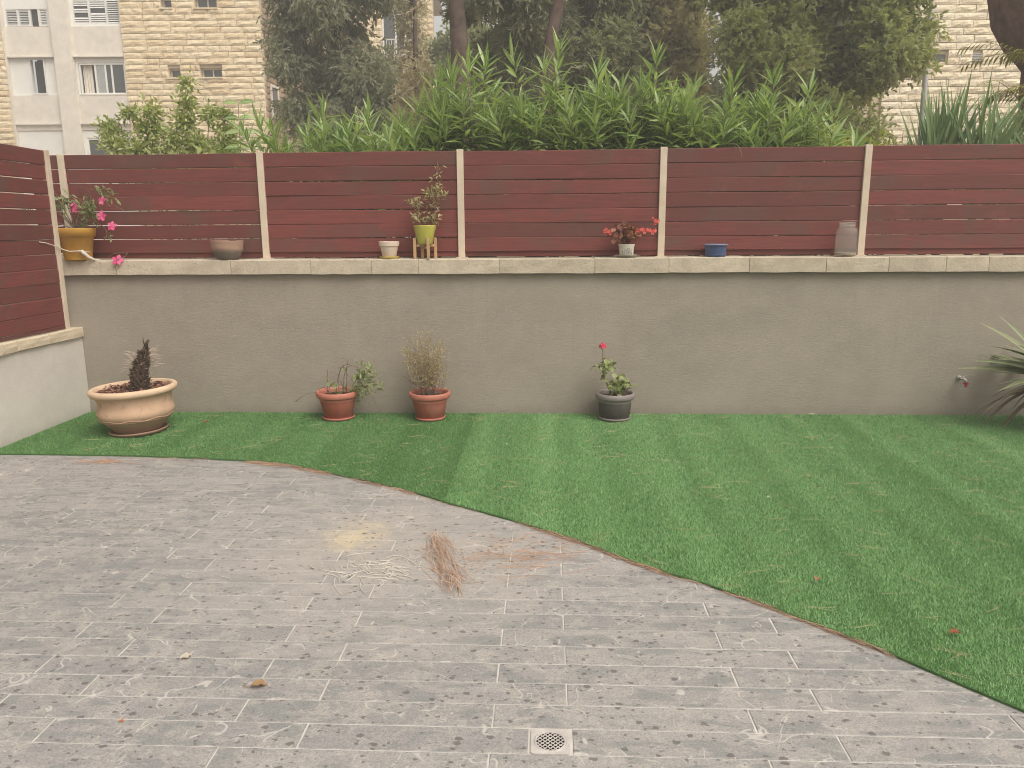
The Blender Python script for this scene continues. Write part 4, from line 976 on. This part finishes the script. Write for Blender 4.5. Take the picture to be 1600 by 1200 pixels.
for a, b, c in (((.02, 0, .24), (.0, 0, .62), (.17, 0, .54)), ((.06, .02, .24), (.06, 0, .60), (.20, -.02, .53)), ((-.02, .02, .24), (.02, 0, .55), (.10, 0, .55)), ((.10, .0, .24), (.09, 0, .50), (.13, 0, .60)), ((-.10, 0, .24), (-.10, 0, .40), (-.085, 0, .50)), ((-.10, 0, .24), (-.08, 0, .34), (-.03, .02, .37)), ((-.06, 0, .24), (-.12, -.02, .35), (-.16, -.02, .31)), ((.05, 0, .24), (.07, 0, .38), (.02, 0, .40)), ((.17, 0, .54), (.30, -.02, .52), (.26, -.03, .34)), ((.20, -.02, .30), (.36, -.08, .36), (.46, -.12, .06)), ((.46, -.12, .06), (.48, -.13, .02), (.53, -.15, .012)), ((-.18, -.05, .27), (-.28, -.08, .30), (-.40, -.10, .19)), ((.12, 0, .26), (.2, 0, .42), (.27, 0, .47))):
    st.tube(bez(a, b, c, 10), [.0038]*11, 5)
st.build('stems', M_TWIG, p1, True)
r = np.random.default_rng(4); q = []
for c, s, n in (((.27, -.02, .50), .055, 70), ((.30, -.03, .42), .055, 56), ((.20, -.04, .33), .075, 84), ((.26, -.05, .29), .05, 26), ((.36, -.06, .34), .05, 30), ((-.09, 0, .36), .05, 12), ((.0, -.08, .26), .035, 12), ((.10, 0, .55), .03, 5)): q += list(np.array(c)+r.normal(size=(n, 3))*np.array((s, .03, s*.8)))
foliage(p1, L_HEB, q, leaf_t(1, .30, 2, .25, .2), .062, 5, spread=.008, outward=(.2, 0, -.4))
p2 = plastic_pot((-1.173, 7.505), .207, .131, .280, .150, M_PLAST, M_PLASTR, 'terracotta coloured plastic pot with a dense straw coloured dry bush', 2)
st = MB(); q = []; r = np.random.default_rng(6); rj = random.Random(6)
for i in range(46):
    x1 = rj.uniform(-.22, .18); z1 = rj.uniform(.55, .86)-.9*max(0, abs(x1)-.12); a = (rj.uniform(-.09, .09), rj.uniform(-.08, .08), .22); c = (x1-.03, rj.uniform(-.12, .12), z1)
    pts = bez(a, (a[0]*1.5+x1*.6, a[1], .45), c, 10); st.tube(pts, [.003-.0002*k for k in range(11)], 4)
    for k in range(3, 11):
        for _ in range(6): q.append(Vector(pts[k])+Vector((rj.gauss(0, .022), rj.gauss(0, .022), rj.gauss(0, .02))))
for i in range(5): st.tube(bez((-.08, 0, .3), (-.2, -.05, .42), (rj.uniform(-.3, -.2), -.06, rj.uniform(.36, .50)), 8), .0022, 4)
st.build('stems', M_TWIG, p2, True); foliage(p2, L_STRAW, q, leaf_t(1, .16, 2, .1, .2), .038, 7, spread=.006, outward=(0, 0, .5))
p3 = plastic_pot((.68, 7.53), .194, .138, .272, .158, M_GREYP, M_GREYR, 'charcoal plastic pot with a single crimson flower on a tall bare stem', 3)
st = MB(); st.tube(bez((-.035, -.02, .22), (-.06, -.02, .34), (-.105, -.02, .40), 8), [.011]*5+[.009]*4, 7); st.tube(bez((-.105, -.02, .40), (-.125, -.02, .47), (-.12, -.02, .52), 6), .006, 6); st.tube([(-.12, -.02, .50), (-.128, -.02, .62), (-.128, -.02, .735)], .0032, 5)
for x in (.0, .04, .08, .12): st.tube(bez((x-.02, 0, .22), (x, 0, .29), (x+.02, rj.uniform(-.06, .06), .36), 5), .004, 5)
st.build('stems', M_STEM, p3, True)
r = np.random.default_rng(8); q = []
for c, s, n in (((.03, -.01, .36), .05, 38), ((.10, -.02, .34), .045, 36), ((.06, -.05, .32), .05, 34), ((-.12, -.02, .53), .045, 24), ((-.06, -.02, .55), .03, 12), ((-.11, -.02, .44), .022, 9), ((-.19, 0, .52), .015, 4)): q += list(np.array(c)+r.normal(size=(n, 3))*np.array((s, .05, s*.55)))
foliage(p3, L_HEB, q, leaf_t(1, .85, 3, .2, .25, .5), .055, 9, spread=.006, upb=1.)
for k in range(4): flower(p3, (-.128+.014*math.cos(k*1.7), -.02+.012*math.sin(k*1.7), .738+.006*(k % 2)), .075, M_CRIM, (math.cos(k*1.7)*.8, -.5+math.sin(k*1.7)*.5, .6), 5, 20+k)

# on the coping
ZC = 1.6065
yp = thing('potted_plant', (-4.785, 7.752, ZC), 'mustard yellow pot at the wall corner with a straggly pink flowering plant', 'potted plant')
MB().lathe([(.001, .003), (.128, .003), (.132, .012), (.168, .245), (.176, .248)], 44).build('pot', M_YEL, yp, True)
MB().lathe([(.174, .246), (.186, .248), (.199, .325), (.197, .332), (.190, .332), (.180, .28)], 44).build('rim', M_YEL, yp, True)
MB().lathe([(.001, .30), (.186, .30)], 24).build('soil', M_SOIL, yp)
S_ = .00645
def YP(px, py, dy=0): return ((px-121)*S_, dy, (407-py)*S_)       # plant sketch coordinates on the pot's own plane
yp.scale = (.96, .96, .97)
st = MB()
BR = [((121,358),(118,345),(112,318)), ((121,358),(110,340),(95,318)), ((121,358),(125,335),(122,312)), ((121,358),(132,340),(146,320)), ((121,358),(135,350),(150,335)), ((150,335),(160,345),(175,352)), ((121,358),(150,330),(178,300)), ((178,300),(182,318),(192,322)), ((192,322),(205,326),(215,332)), ((121,356),(148,352),(168,352)), ((168,352),(176,364),(178,372)), ((121,358),(90,345),(62,325)), ((121,358),(100,330),(78,300)), ((175,354),(186,356),(192,352)), ((152,312),(153,300),(154,293)), ((172,402),(182,394),(205,396)), ((205,396),(200,402),(193,406)), ((121,358),(115,335),(104,300))]
for i, (a, b, c) in enumerate(BR): st.tube(bez(YP(*a), YP(*b, (-.05 if i % 2 else .03)), YP(*c, (-.09 if i % 3 else 0)), 8), [.0075-.0006*k for k in range(9)] if a == (121,358) else [.0028]*9, 6)
st.build('branches', M_TWIG, yp, True)
r = np.random.default_rng(10)
for i, (px, py, n, s) in enumerate(((112,316,34,.05), (97,312,22,.035), (124,310,30,.045), (146,318,34,.05), (150,335,40,.05), (158,330,20,.04), (178,298,26,.035), (188,306,16,.03), (52,323,26,.032), (80,305,14,.025), (78,330,14,.025), (140,345,16,.035), (180,370,6,.012))):
    c = np.array(YP(px, py, -.04)); q = c+r.normal(size=(n, 3))*np.array((s, s*.7, s*.7)); foliage(yp, L_DES, q, leaf_t(1, .30, 3, .2, .2, .62), .075, 30+i, 'leaf_tuft', .004)
for i, (px, py, sz) in enumerate(((135,325,.13), (181,313,.10), (177,337,.12), (193,352,.11), (193,407,.12))): flower(yp, YP(px, py, -.10 if i < 4 else -.065), sz, M_PINK, (.2*(i-2), -1, .35), 5, 40+i); flower(yp, YP(px-(2 if i else 4), py-(1 if i else 7), -.085 if i < 4 else -.06), sz*.55, M_PINK, (-.3, -.8, .6), 5, 50+i, 'bud')
rp = MB(); pts = [(-4.862, 7.28, 1.80), (-4.855, 7.36, 1.79), (-4.84, 7.50, 1.755), (-4.83, 7.585, 1.72), (-4.77, 7.594, 1.700), (-4.70, 7.605, 1.703), (-4.665, 7.628, 1.705)]
rp.tube(pts, [.005]*6+[.009], 6); rp.tube([(-4.67, 7.625, 1.708), (-4.655, 7.627, 1.69), (-4.62, 7.66, 1.640), (-4.585, 7.70, 1.612), (-4.55, 7.74, 1.612)], [.016, .02, .017, .012, .008], 8)
rp.tube([(-4.665, 7.63, 1.70), (-4.645, 7.70, 1.69), (-4.66, 7.80, 1.69), (-4.76, 7.89, 1.70)], .005, 6)
tag(rp.build('rope', M_ROPE, None, True), 'white knotted rope tying the mustard pot to the corner post', 'rope')
bo = MB(); prof = [(.001, .0), (.100, .0), (.110, .01), (.128, .04), (.140, .07), (.150, .09)]
for k in range(8): prof += [(.151+.0012*k, .094+.011*k), (.155+.0012*k, .099+.011*k), (.151+.0013*k, .104+.011*k)]
prof += [(.166, .186), (.158, .188), (.150, .15), (.10, .04), (.001, .03)]
def bowlm():
    k = NB('ribbed_clay', .8, .2); z = k.xyz(k.pos(obj=True))[2]; p = k.pos(); zz = k.math('ADD', z, k.math('MULTIPLY', k.noise(p, 12, 4), .05)); k.col(k.mix(k.ramp(zz, [(.09, 0), (.15, 1)]), (.155, .125, .10), (.42, .27, .20))); return k.m
bwl = bo.lathe([], 4).lathe(prof, 48).build('clay_bowl', bowlm(), None, True) if False else MB().lathe(prof, 48).build('clay_bowl', bowlm(), None, True); bwl.location = (-3.248, 7.80, ZC)
tag(bwl, 'empty ribbed clay bowl darkened at the bottom, on the coping of the first fence bay', 'bowl')
cs = MB().lathe([(.001, 0), (.088, 0), (.100, .020), (.096, .022), (.084, .008), (.001, .006)], 40).build('saucer', M_YSAUC, None, True); cs.location = (-1.586, 7.79, ZC); tag(cs, 'mustard yellow saucer under the small cream pot', 'saucer')
cp_ = MB().lathe([(.001, .004), (.064, .004), (.068, .010), (.090, .118), (.099, .121), (.103, .160), (.100, .164), (.092, .160), (.075, .06), (.001, .05)], 40).build('flower_pot', M_CREAM, None, False); auto_smooth(cp_, 30); cp_.location = (-1.586, 7.79, ZC+.006); tag(cp_, 'small empty cream pot on a yellow saucer beside the wooden stand', 'flower pot')
sd = thing('plant_stand', (-1.223, 7.80, ZC), 'pale wooden four legged stand holding the lime green pot', 'plant stand')
for (x, y) in ((-.098, -.045), (.045, -.098), (.098, .045), (-.045, .098)):
    o = MB().box(x-.014, x+.014, y-.014, y+.014, 0, .205).build('leg', M_OAK, sd); bevel(o, .003)
MB().box(-.09, .09, -.012, .012, .118, .140).build('crossbar', M_OAK, sd).rotation_euler.z = .43
MB().box(-.09, .09, -.012, .012, .096, .118).build('crossbar', M_OAK, sd).rotation_euler.z = .43+math.pi/2
lpt = thing('potted_plant', (-1.223, 7.80, ZC+.1405), 'lime green pot in a wooden stand with a tall spindly pale leaved plant', 'potted plant')
MB().lathe([(.001, 0), (.070, 0), (.076, .008), (.110, .178), (.112, .186), (.104, .186), (.098, .16)], 40).build('pot', M_LIME, lpt, True); MB().lathe([(.001, .165), (.100, .165)], 20).build('soil', M_SOIL, lpt)
st = MB(); q = []; r = np.random.default_rng(12)
ST = [((.02, 0, .16), (.10, 0, .42), (.145, 0, .62)), ((.04, 0, .16), (.12, 0, .32), (.16, 0, .56)), ((-.01, 0, .16), (.05, 0, .36), (.06, 0, .50)), ((-.03, 0, .16), (-.05, 0, .30), (-.08, 0, .42)), ((-.02, 0, .16), (-.04, 0, .24), (-.11, 0, .30)), ((.03, 0, .16), (.07, 0, .24), (.10, 0, .27))]
for i, (a, b, c) in enumerate(ST):
    pts = bez(a, b, (c[0], c[1], c[2]+.13 if i == 0 else c[2]), 10); st.tube(pts, .0032, 5)
    for k in ((4, 6, 7, 8, 9, 10) if i < 2 else (6, 8, 9, 10)):
        for _ in range(7): q.append(np.array(pts[k])+r.normal(size=3)*np.array((.022, .018, .014)))
for c, s, n in (((-.09, 0, .42), .035, 26), ((.10, 0, .52), .05, 30), ((.16, 0, .50), .03, 20), ((.05, 0, .50), .035, 16), ((.0, 0, .24), .06, 36), ((.09, 0, .23), .03, 14)): q += list(np.array(c)+r.normal(size=(n, 3))*np.array((s, .02, s*.6)))
st.build('stems', M_STEM, lpt, True); foliage(lpt, L_PALE, q, leaf_t(1, .34, 2, .25, .2), .050, 13, spread=.004)
gs = MB().lathe([(.001, 0), (.085, 0), (.112, .020), (.114, .026), (.106, .027), (.082, .009), (.001, .007)], 40).build('saucer', M_SAUCD, None, True); gs.location = (.79, 7.80, ZC); tag(gs, 'dark stone coloured saucer under the small white geranium pot', 'saucer')
gp = thing('potted_plant', (.79, 7.80, ZC+.008), 'small white pot with dark brushed marks holding a bronze leaved geranium with coral flowers', 'potted plant')
MB().lathe([(.001, 0), (.066, 0), (.068, .006), (.074, .09), (.083, .118), (.084, .122), (.078, .122), (.070, .09)], 40).build('pot', M_WHITEC, gp, True); MB().lathe([(.001, .108), (.076, .108)], 20).build('soil', M_SOIL, gp)
ink = MB()
def ring_pt(a, z, off=.0012): R_ = .068+(.074-.068)*min(1, z/.09)+max(0, z-.09)/.028*.009+off; return (R_*math.sin(a), -R_*math.cos(a), z)
for a0, z0, a1, z1 in ((-.75,.015,-.7,.06), (-.7,.06,-.55,.04), (-.55,.04,-.6,.012), (-.4,.012,-.38,.055), (-.38,.055,-.15,.075), (-.15,.075,-.1,.02), (-.3,.03,-.15,.035), (.0,.012,.02,.08), (.02,.08,.3,.085), (.3,.085,.33,.012), (.12,.012,.14,.06), (.22,.012,.2,.06), (.45,.012,.43,.07), (.6,.012,.62,.075), (.72,.02,.6,.05)):
    ink.tube([ring_pt(a0+(a1-a0)*t/4, z0+(z1-z0)*t/4) for t in range(5)], .0016, 4)
ink.build('brushed_marks', M_INK, gp)
st = MB(); q = []; r = np.random.default_rng(15)
for i in range(16):
    x = r.uniform(-.13, .13); z = .16+r.uniform(0, .10)*(1.2 if x < .02 else .7); pts = bez((x*.3, 0, .10), (x*.6, 0, .17), (x, r.uniform(-.06, .04), z+.02), 6); st.tube(pts, .003, 5)
    for _ in range(7): q.append(np.array(pts[6])+r.normal(size=3)*np.array((.025, .02, .018)))
for (x, z) in ((-.19, .245), (.13, .255), (.20, .255), (.24, .245), (.275, .345)): st.tube(bez((x*.2, 0, .12), (x*.5, -.01, .20), (x*.95, -.02, z-.01), 8), .0022, 4)
for (x, z) in ((-.09, .30), (-.06, .33), (-.08, .27), (-.02, .30)):
    st.tube(bez((x*.3, 0, .12), (x*.6, 0, .2), (x, 0, z-.06), 6), .003, 4)
st.build('stems', simple('red_brown_stem', (.16, .06, .04), .7, .2, .2, 30), gp, True); foliage(gp, L_GER, q, leaf_t(1, .95, 3, .25, .25, .55), .058, 16, spread=.006, upb=.8)
q = [np.array((x, 0, z))+r.normal(size=3)*.018 for (x, z) in ((-.09, .24), (-.06, .27), (-.08, .21), (-.02, .24), (.03, .23)) for _ in range(7)]; foliage(gp, leafmat('plum_geranium_leaf', (.15, .045, .045), (.26, .10, .09), None, .6, .2), q, leaf_t(1, .95, 3, .25, .25, .55), .050, 17, 'dark_foliage')
for i, (x, z) in enumerate(((-.19, .245), (-.155, .24), (-.215, .255), (.13, .255), (.16, .25), (.20, .255), (.235, .245), (.262, .24), (.275, .345), (.285, .33), (.085, .26))):
    for j in range(2): flower(gp, (x+.012*math.cos(i+j*3), -.03-.008*j, z+.012*math.sin(i*2+j*3)), .046, M_CORAL, (math.cos(i+j*2)*.5, -1, .3), 5, 60+2*i+j)
for i, (x, z) in enumerate(((.25, .375), (.31, .35), (-.21, .215))): st = None; flower(gp, (x, -.02, z), .026, M_CORAL, (0, -1, .2), 4, 90+i, 'bud')
bl_ = MB().lathe([(.001, 0), (.089, 0), (.094, .004), (.102, .016), (.104, .020), (.099, .024), (.104, .09), (.108, .112)], 44).build('blue_pot', M_BLUE, None, False); auto_smooth(bl_, 35); bl_.location = (1.667, 7.80, ZC)
tag(bl_, 'shallow empty blue plastic pot on the coping of the fourth fence bay', 'flower pot')
lip = MB().lathe([(.107, .111), (.119, .113), (.121, .122), (.118, .126), (.108, .124), (.099, .06), (.085, .01), (.001, .008)], 44).build('lip', M_BLUEL, bl_, True)
def jar_m():
    k = NB('cloudy_clear_plastic', .25, .5); k.col((.66, .62, .58)); k.b.inputs['Roughness'].default_value = .25
    t = k.n('ShaderNodeBsdfTransparent'); t.inputs[0].default_value = (.90, .87, .85, 1); mx = k.n('ShaderNodeMixShader'); mx.inputs[0].default_value = .80
    k.l(k.b.outputs[0], mx.inputs[1]); k.l(t.outputs[0], mx.inputs[2]); k.l(mx.outputs[0], k.out.inputs[0]); return k.m
jr = thing('plastic_jar', (2.93, 7.80, ZC), 'tall cloudy clear plastic jar without a lid, beside the right fence post', 'jar')
JM = jar_m()
MB().lathe([(.001, .003), (.088, .0), (.098, .012), (.1005, .03), (.0995, .20), (.1005, .232), (.097, .254), (.086, .266), (.077, .272)], 40).build('body', JM, jr, True)
MB().lathe([(.077, .272), (.076, .284), (.079, .286), (.079, .294), (.075, .297), (.075, .318), (.078, .320), (.078, .326), (.073, .328), (.071, .30), (.071, .276)], 40).build('neck', JM, jr, True)
MB().lathe([(.001, .004), (.095, .014), (.095, .035), (.001, .037)], 32).build('residue', simple('jar_residue', (.36, .29, .21), .9, .1), jr)
# garden tap
tpn = thing('garden_tap', (4.13, 7.755, .40), 'small grey wall tap with a red handle low on the taupe wall', 'tap')
MB().tube([(0, .004, 0), (0, -.012, 0)], [.024, .022], 16).tube([(0, -.01, 0), (0, -.06, 0)], .011, 12).tube([(0, -.03, 0), (.015, -.055, 0), (.03, -.07, -.012), (.034, -.072, -.035)], [.015, .014, .012, .012], 12).build('tap_body', M_STEEL, tpn, True)
MB().tube([(.012, -.05, .01), (.014, -.05, .028)], .008, 8).build('valve_stem', M_STEEL, tpn, True)
MB().box(.012, .058, -.085, -.062, -.052, -.038).box(.026, .044, -.082, -.066, -.082, -.052).build('handle', M_RED, tpn)
MB().tube(bez((.03, -.03, .02), (.08, -.04, .05), (.15, -.03, .022), 8), .0022, 4).build('wire', M_STEEL, tpn)

# rosette plant at the right edge
ro = thing('rosette_plant', (4.70, 7.20, .012), 'half dry rosette plant with long strap leaves, cut by the right edge of the picture', 'plant')
MB().tube([(0, 0, 0), (.02, 0, .25), (0, 0, .52)], [.075, .06, .055], 10).build('stem', M_TWIG, ro, True)
RT = leaf_t(1, .13, 7, .22, .35, .35); me1 = npmesh('leaf', RT[0], RT[1], {'rib': RT[2]}, True); me1.materials.append(L_ROS)
RT2 = leaf_t(1, .10, 7, .62, .55, .35); me2 = npmesh('leaf', RT2[0], RT2[1], {'rib': RT2[2]}, True); me2.materials.append(L_ROSDRY)
rj = random.Random(4)
for dx, dy, dz, s in ((-.68, -.12, .62, .86), (-.74, -.25, .26, .84), (-.9, 0, .17, .80), (-.62, .1, .10, .66), (-.55, -.3, .42, .70), (-.8, -.35, -.03, .62), (-.35, -.5, .7, .7), (-.5, .2, .8, .7), (-.2, -.4, .9, .75)):
    o = link('leaf', me1, ro); orient(o, (dx, dy, dz+.08), (-.2, -.5, 1), s, (-.03, 0, .50))
for i in range(32):
    a = i*2.4; e = rj.uniform(.1, .9); o = link('leaf', me1, ro); orient(o, (math.cos(a), math.sin(a), e), (0, 0, 1), rj.uniform(.5, .85), (.03*math.cos(a), .03*math.sin(a), rj.uniform(.42, .54)))
for i in range(30):
    a = 2.2+i*.9; o = link('dry_leaf', me2, ro); orient(o, (math.cos(a), math.sin(a), rj.uniform(-.35, .1)), (0, 0, 1), rj.uniform(.40, .62), (.03*math.cos(a), .03*math.sin(a), rj.uniform(.34, .46)))
for a, s in ((3.5, .42), (3.9, .5), (3.2, .40)):
    o = link('dry_leaf', me2, ro); orient(o, (math.cos(a), math.sin(a), -.9), (math.cos(a), math.sin(a), .6), s, (-.04, -.02, .34))
dl = MB().tube(bez((4.22, 6.62, .03), (4.28, 6.55, .16), (4.50, 6.6, .20), 10), [.002, .006, .009, .010, .011, .011, .010, .009, .008, .006, .004], 5); tag(dl.build('curled_leaf', L_ROSDRY, None, True), 'curled pale dry strap leaf lying on the grass at the right edge', 'dry leaf')

# ------------------------------------------------------------------ litter
def needles(name, P0, A, L, rng, m, label=None, cat=None, kind='stuff', w_=.0011, curve=.12, parent=None, lift=.0):
    """thin curved pine needles: P0 (n,3) middles, A headings"""
    n = len(P0); d = np.stack([np.cos(A), np.sin(A), rng.normal(0, .04, n)+lift], 1); s = np.stack([-np.sin(A), np.cos(A), np.zeros(n)], 1); c = rng.normal(0, curve, n)
    V = []; K = 5
    for i in range(K):
        t = i/(K-1)-.5; p = P0+d*(L*t)[:, None]+s*(c*L*4*t*t)[:, None]; wv = w_*(1 if 0 < i < K-1 else .4)
        V += [p-s*wv, p+np.array((0, 0, wv*1.6)), p+s*wv]
    V = np.stack(V, 1).reshape(-1, 3); F = []
    for i in range(K-1):
        a = i*3; F += [(a, a+3, a+4, a+1), (a+1, a+4, a+5, a+2)]
    F = np.array(F); FF = (F[None]+(np.arange(n)*K*3)[:, None, None]).reshape(-1, 4)
    o = link(name, npmesh(name, V, FF, {'rnd': np.repeat(rng.random(n), K*3)}), parent, m); return tag(o, label, cat, None, kind)
rng = np.random.default_rng(90)
# the swept pile
n = 175; t = rng.beta(1.3, 1.3, n); ax = np.array((.23, -.75)); nx = np.array((.956, .293)); w0 = .085*np.sin(np.pi*(.12+.8*t))
off = rng.normal(0, 1, n)*w0*.62; XY = np.array((-.70, 4.52))+ax*t[:, None]+nx*off[:, None]
needles('needle_pile', np.stack([XY[:, 0], XY[:, 1], .004+rng.random(n)*.035*np.exp(-(off/.06)**2)], 1), math.atan2(-.75, .23)+rng.normal(0, .22, n), rng.uniform(.14, .30, n), rng, leafmat('heap_needles', (.33, .165, .11), (.70, .52, .38), rough=.6, trans=0), 'heap of rusty pine needles swept together on the tiles', 'pine needles', w_=.0012, curve=.08)
n = 100; X = rng.uniform(-.5, .2, n); Y = 4.26+rng.normal(0, .13, n)+.05*(X+.2)
needles('loose_needles', np.stack([X, Y, np.full(n, .004)+rng.random(n)*.004], 1), rng.normal(.15, .55, n), rng.uniform(.10, .24, n), rng, M_NEEDLE, 'loose thin pine needles trailing right of the rusty heap', 'pine needles', w_=.0009)
n = 60; X = rng.normal(-.97, .13, n); Y = rng.normal(4.03, .10, n)
needles('pale_straws', np.stack([X, Y, np.full(n, .003)], 1), rng.normal(2.3, .45, n), rng.uniform(.09, .2, n), rng, leafmat('bleached_straw', (.50, .46, .40), (.58, .54, .47), rough=.8, trans=0), 'sparse bleached straws lying left of the needle heap', 'straw', w_=.0024, curve=.3)
# along the turf edge
n = 1500; s = rng.random(n); xs = np.where(s < .42, rng.uniform(-2.5, -1.0, n), np.where(s < .9, rng.uniform(-.2, 1.5, n), rng.uniform(-3.6, 2.0, n)))
ye = np.interp(xs, EX, EY); sl_ = (np.interp(xs+.03, EX, EY)-np.interp(xs-.03, EX, EY))/.06; an = np.arctan(sl_); kp = rng.random(n) < np.clip(.55+.6*np.sin(5.3*xs)+.4*np.sin(13*xs+1), .12, 1); xs = xs[kp]; ye = ye[kp]; an = an[kp]; n = len(xs); dd = np.abs(rng.normal(0, .034, n))+.002
px = xs-np.sin(an)*(-1)*(-dd)*1.0; py = ye-np.cos(an)*dd
needles('edge_needles', np.stack([px, py, .003+rng.random(n)*.016*np.exp(-dd/.03)], 1), an+rng.normal(0, .22, n), rng.uniform(.07, .2, n), rng, leafmat('edge_litter', (.15, .085, .06), (.56, .38, .25), rough=.7, trans=0), 'line of rusty pine needles gathered along the curved edge of the artificial grass', 'pine needles', w_=.0009)
n = 60; X = rng.normal(-3.72, .12, n); Y = rng.normal(6.03, .03, n)
needles('needle_tuft', np.stack([X, Y, np.full(n, .004)], 1), rng.normal(0, .35, n), rng.uniform(.05, .14, n), rng, M_NEEDLE, 'small rusty tuft of needles on the tiles below the big terracotta pot', 'pine needles')
# scattered over the grass, mostly in pairs
n = 380; X = rng.uniform(-4.7, 4.6, 4*n); Y = rng.uniform(2.5, 7.65, 4*n); k = inside(X, Y-.03) & (X < .7*Y+.1); X = X[k][:n]; Y = Y[k][:n]; n = len(X); A = rng.normal(.1, .75, n)
for q_, dA in ((0, 0), (1, .14)):
    pass
X2 = np.concatenate([X, X+.012]); Y2 = np.concatenate([Y, Y+.006]); A2 = np.concatenate([A, A+rng.normal(.12, .06, n)]); k2 = np.ones(2*n, bool); k2[n:] = rng.random(n) < .6
needles('scattered_needles', np.stack([X2, Y2, np.full(2*n, .030)], 1)[k2], A2[k2], np.tile(rng.uniform(.10, .20, n), 2)[k2], rng, M_NEEDLE2, 'thin straw coloured pine needles scattered over the artificial grass', 'pine needles', w_=.0006)
n = 110; X = rng.uniform(-2.2, 1.6, n); Y = rng.uniform(2.4, 5.9, n); k = Y < np.interp(X, EX, EY)-.05; X = X[k]; Y = Y[k]; n = len(X)
needles('scattered_needles', np.stack([X, Y, np.full(n, .0035)], 1), rng.uniform(0, 6.28, n), rng.uniform(.03, .10, n), rng, leafmat('grey_straw', (.36, .30, .235), (.50, .45, .38), rough=.8, trans=0), 'faint short dry stalks scattered over the tiles', 'straw', w_=.0009)
def dryleaf(loc, L, W_, ang, m, label, cat='leaf', curl=.9, stalk=0., name='fallen_leaf'):
    T = leaf_t(L, W_/L*L, 6, .1, .5, .5); V = T[0].copy(); V[:, 2] = .004+np.abs(V[:, 1])*curl+.008*np.sin(V[:, 0]/L*7)**2; V[:, 0] -= L/2
    o = link(name, npmesh(name, V, T[1], {'rnd': np.full(len(V), random.random())}, True), None, m); o.location = loc; o.rotation_euler.z = ang
    if stalk: MB().tube(bez((-L/2, 0, .004), (-L/2-stalk*.5, .01, .008), (-L/2-stalk, .015, .004), 6), .0013, 4).build('stalk', M_NEEDLE2, o)
    return tag(o, label, cat)
dryleaf((-1.215, 2.885, .002), .075, .045, .25, L_DRY, 'curled brown leaf lying on the tiles in the left foreground', curl=.7, stalk=.03)
dryleaf((-1.671, 2.632, .001), .020, .014, .3, leafmat('orange_petal', (.60, .16, .03), (.66, .22, .05), None, .6, .2), 'tiny orange petal on the tiles near the lower left corner', 'petal', .3, name='fallen_petal')
dryleaf((1.902, 3.364, .034), .062, .040, .1, L_RUST, 'rust red dry leaf on the grass in the right foreground', curl=.5)
dryleaf((1.454, 3.906, .034), .050, .038, 1.1, L_DRY, 'small tan leaf on the grass, further from the camera than the rust red leaf', curl=.6)
dryleaf((-3.363, 7.223, .034), .050, .040, .6, leafmat('faded_red_petal', (.42, .10, .07), (.5, .16, .1), None, .7, .2), 'faded red blossom lying on the grass right of the big terracotta pot', 'blossom', .7, name='fallen_blossom')
dryleaf((2.674, 7.66, .034), .075, .026, .1, leafmat('bleached_leaf', (.56, .50, .38), (.6, .55, .42), None, .7, .1), 'bleached leaf on the grass against the wall, right of the middle', curl=.3)
dryleaf((-1.63, 3.10, .001), .055, .045, .8, leafmat('pale_leaf', (.52, .47, .37), (.56, .5, .4), None, .7, .1), 'pale rounded leaf on the tiles at the left', curl=.2)
for i, (x, y) in enumerate(((-.629, 5.825), (1.555, 5.199), (-.35, 6.5))):
    dryleaf((x, y, .034), .022, .018, i, bpy.data.materials['bleached_leaf'], ['white petal on the grass nearest the middle of the curved edge', 'white petal on the open grass in the right half', 'white petal on the grass between the second red pot and the charcoal pot'][i], 'petal', .3, name='fallen_petal')
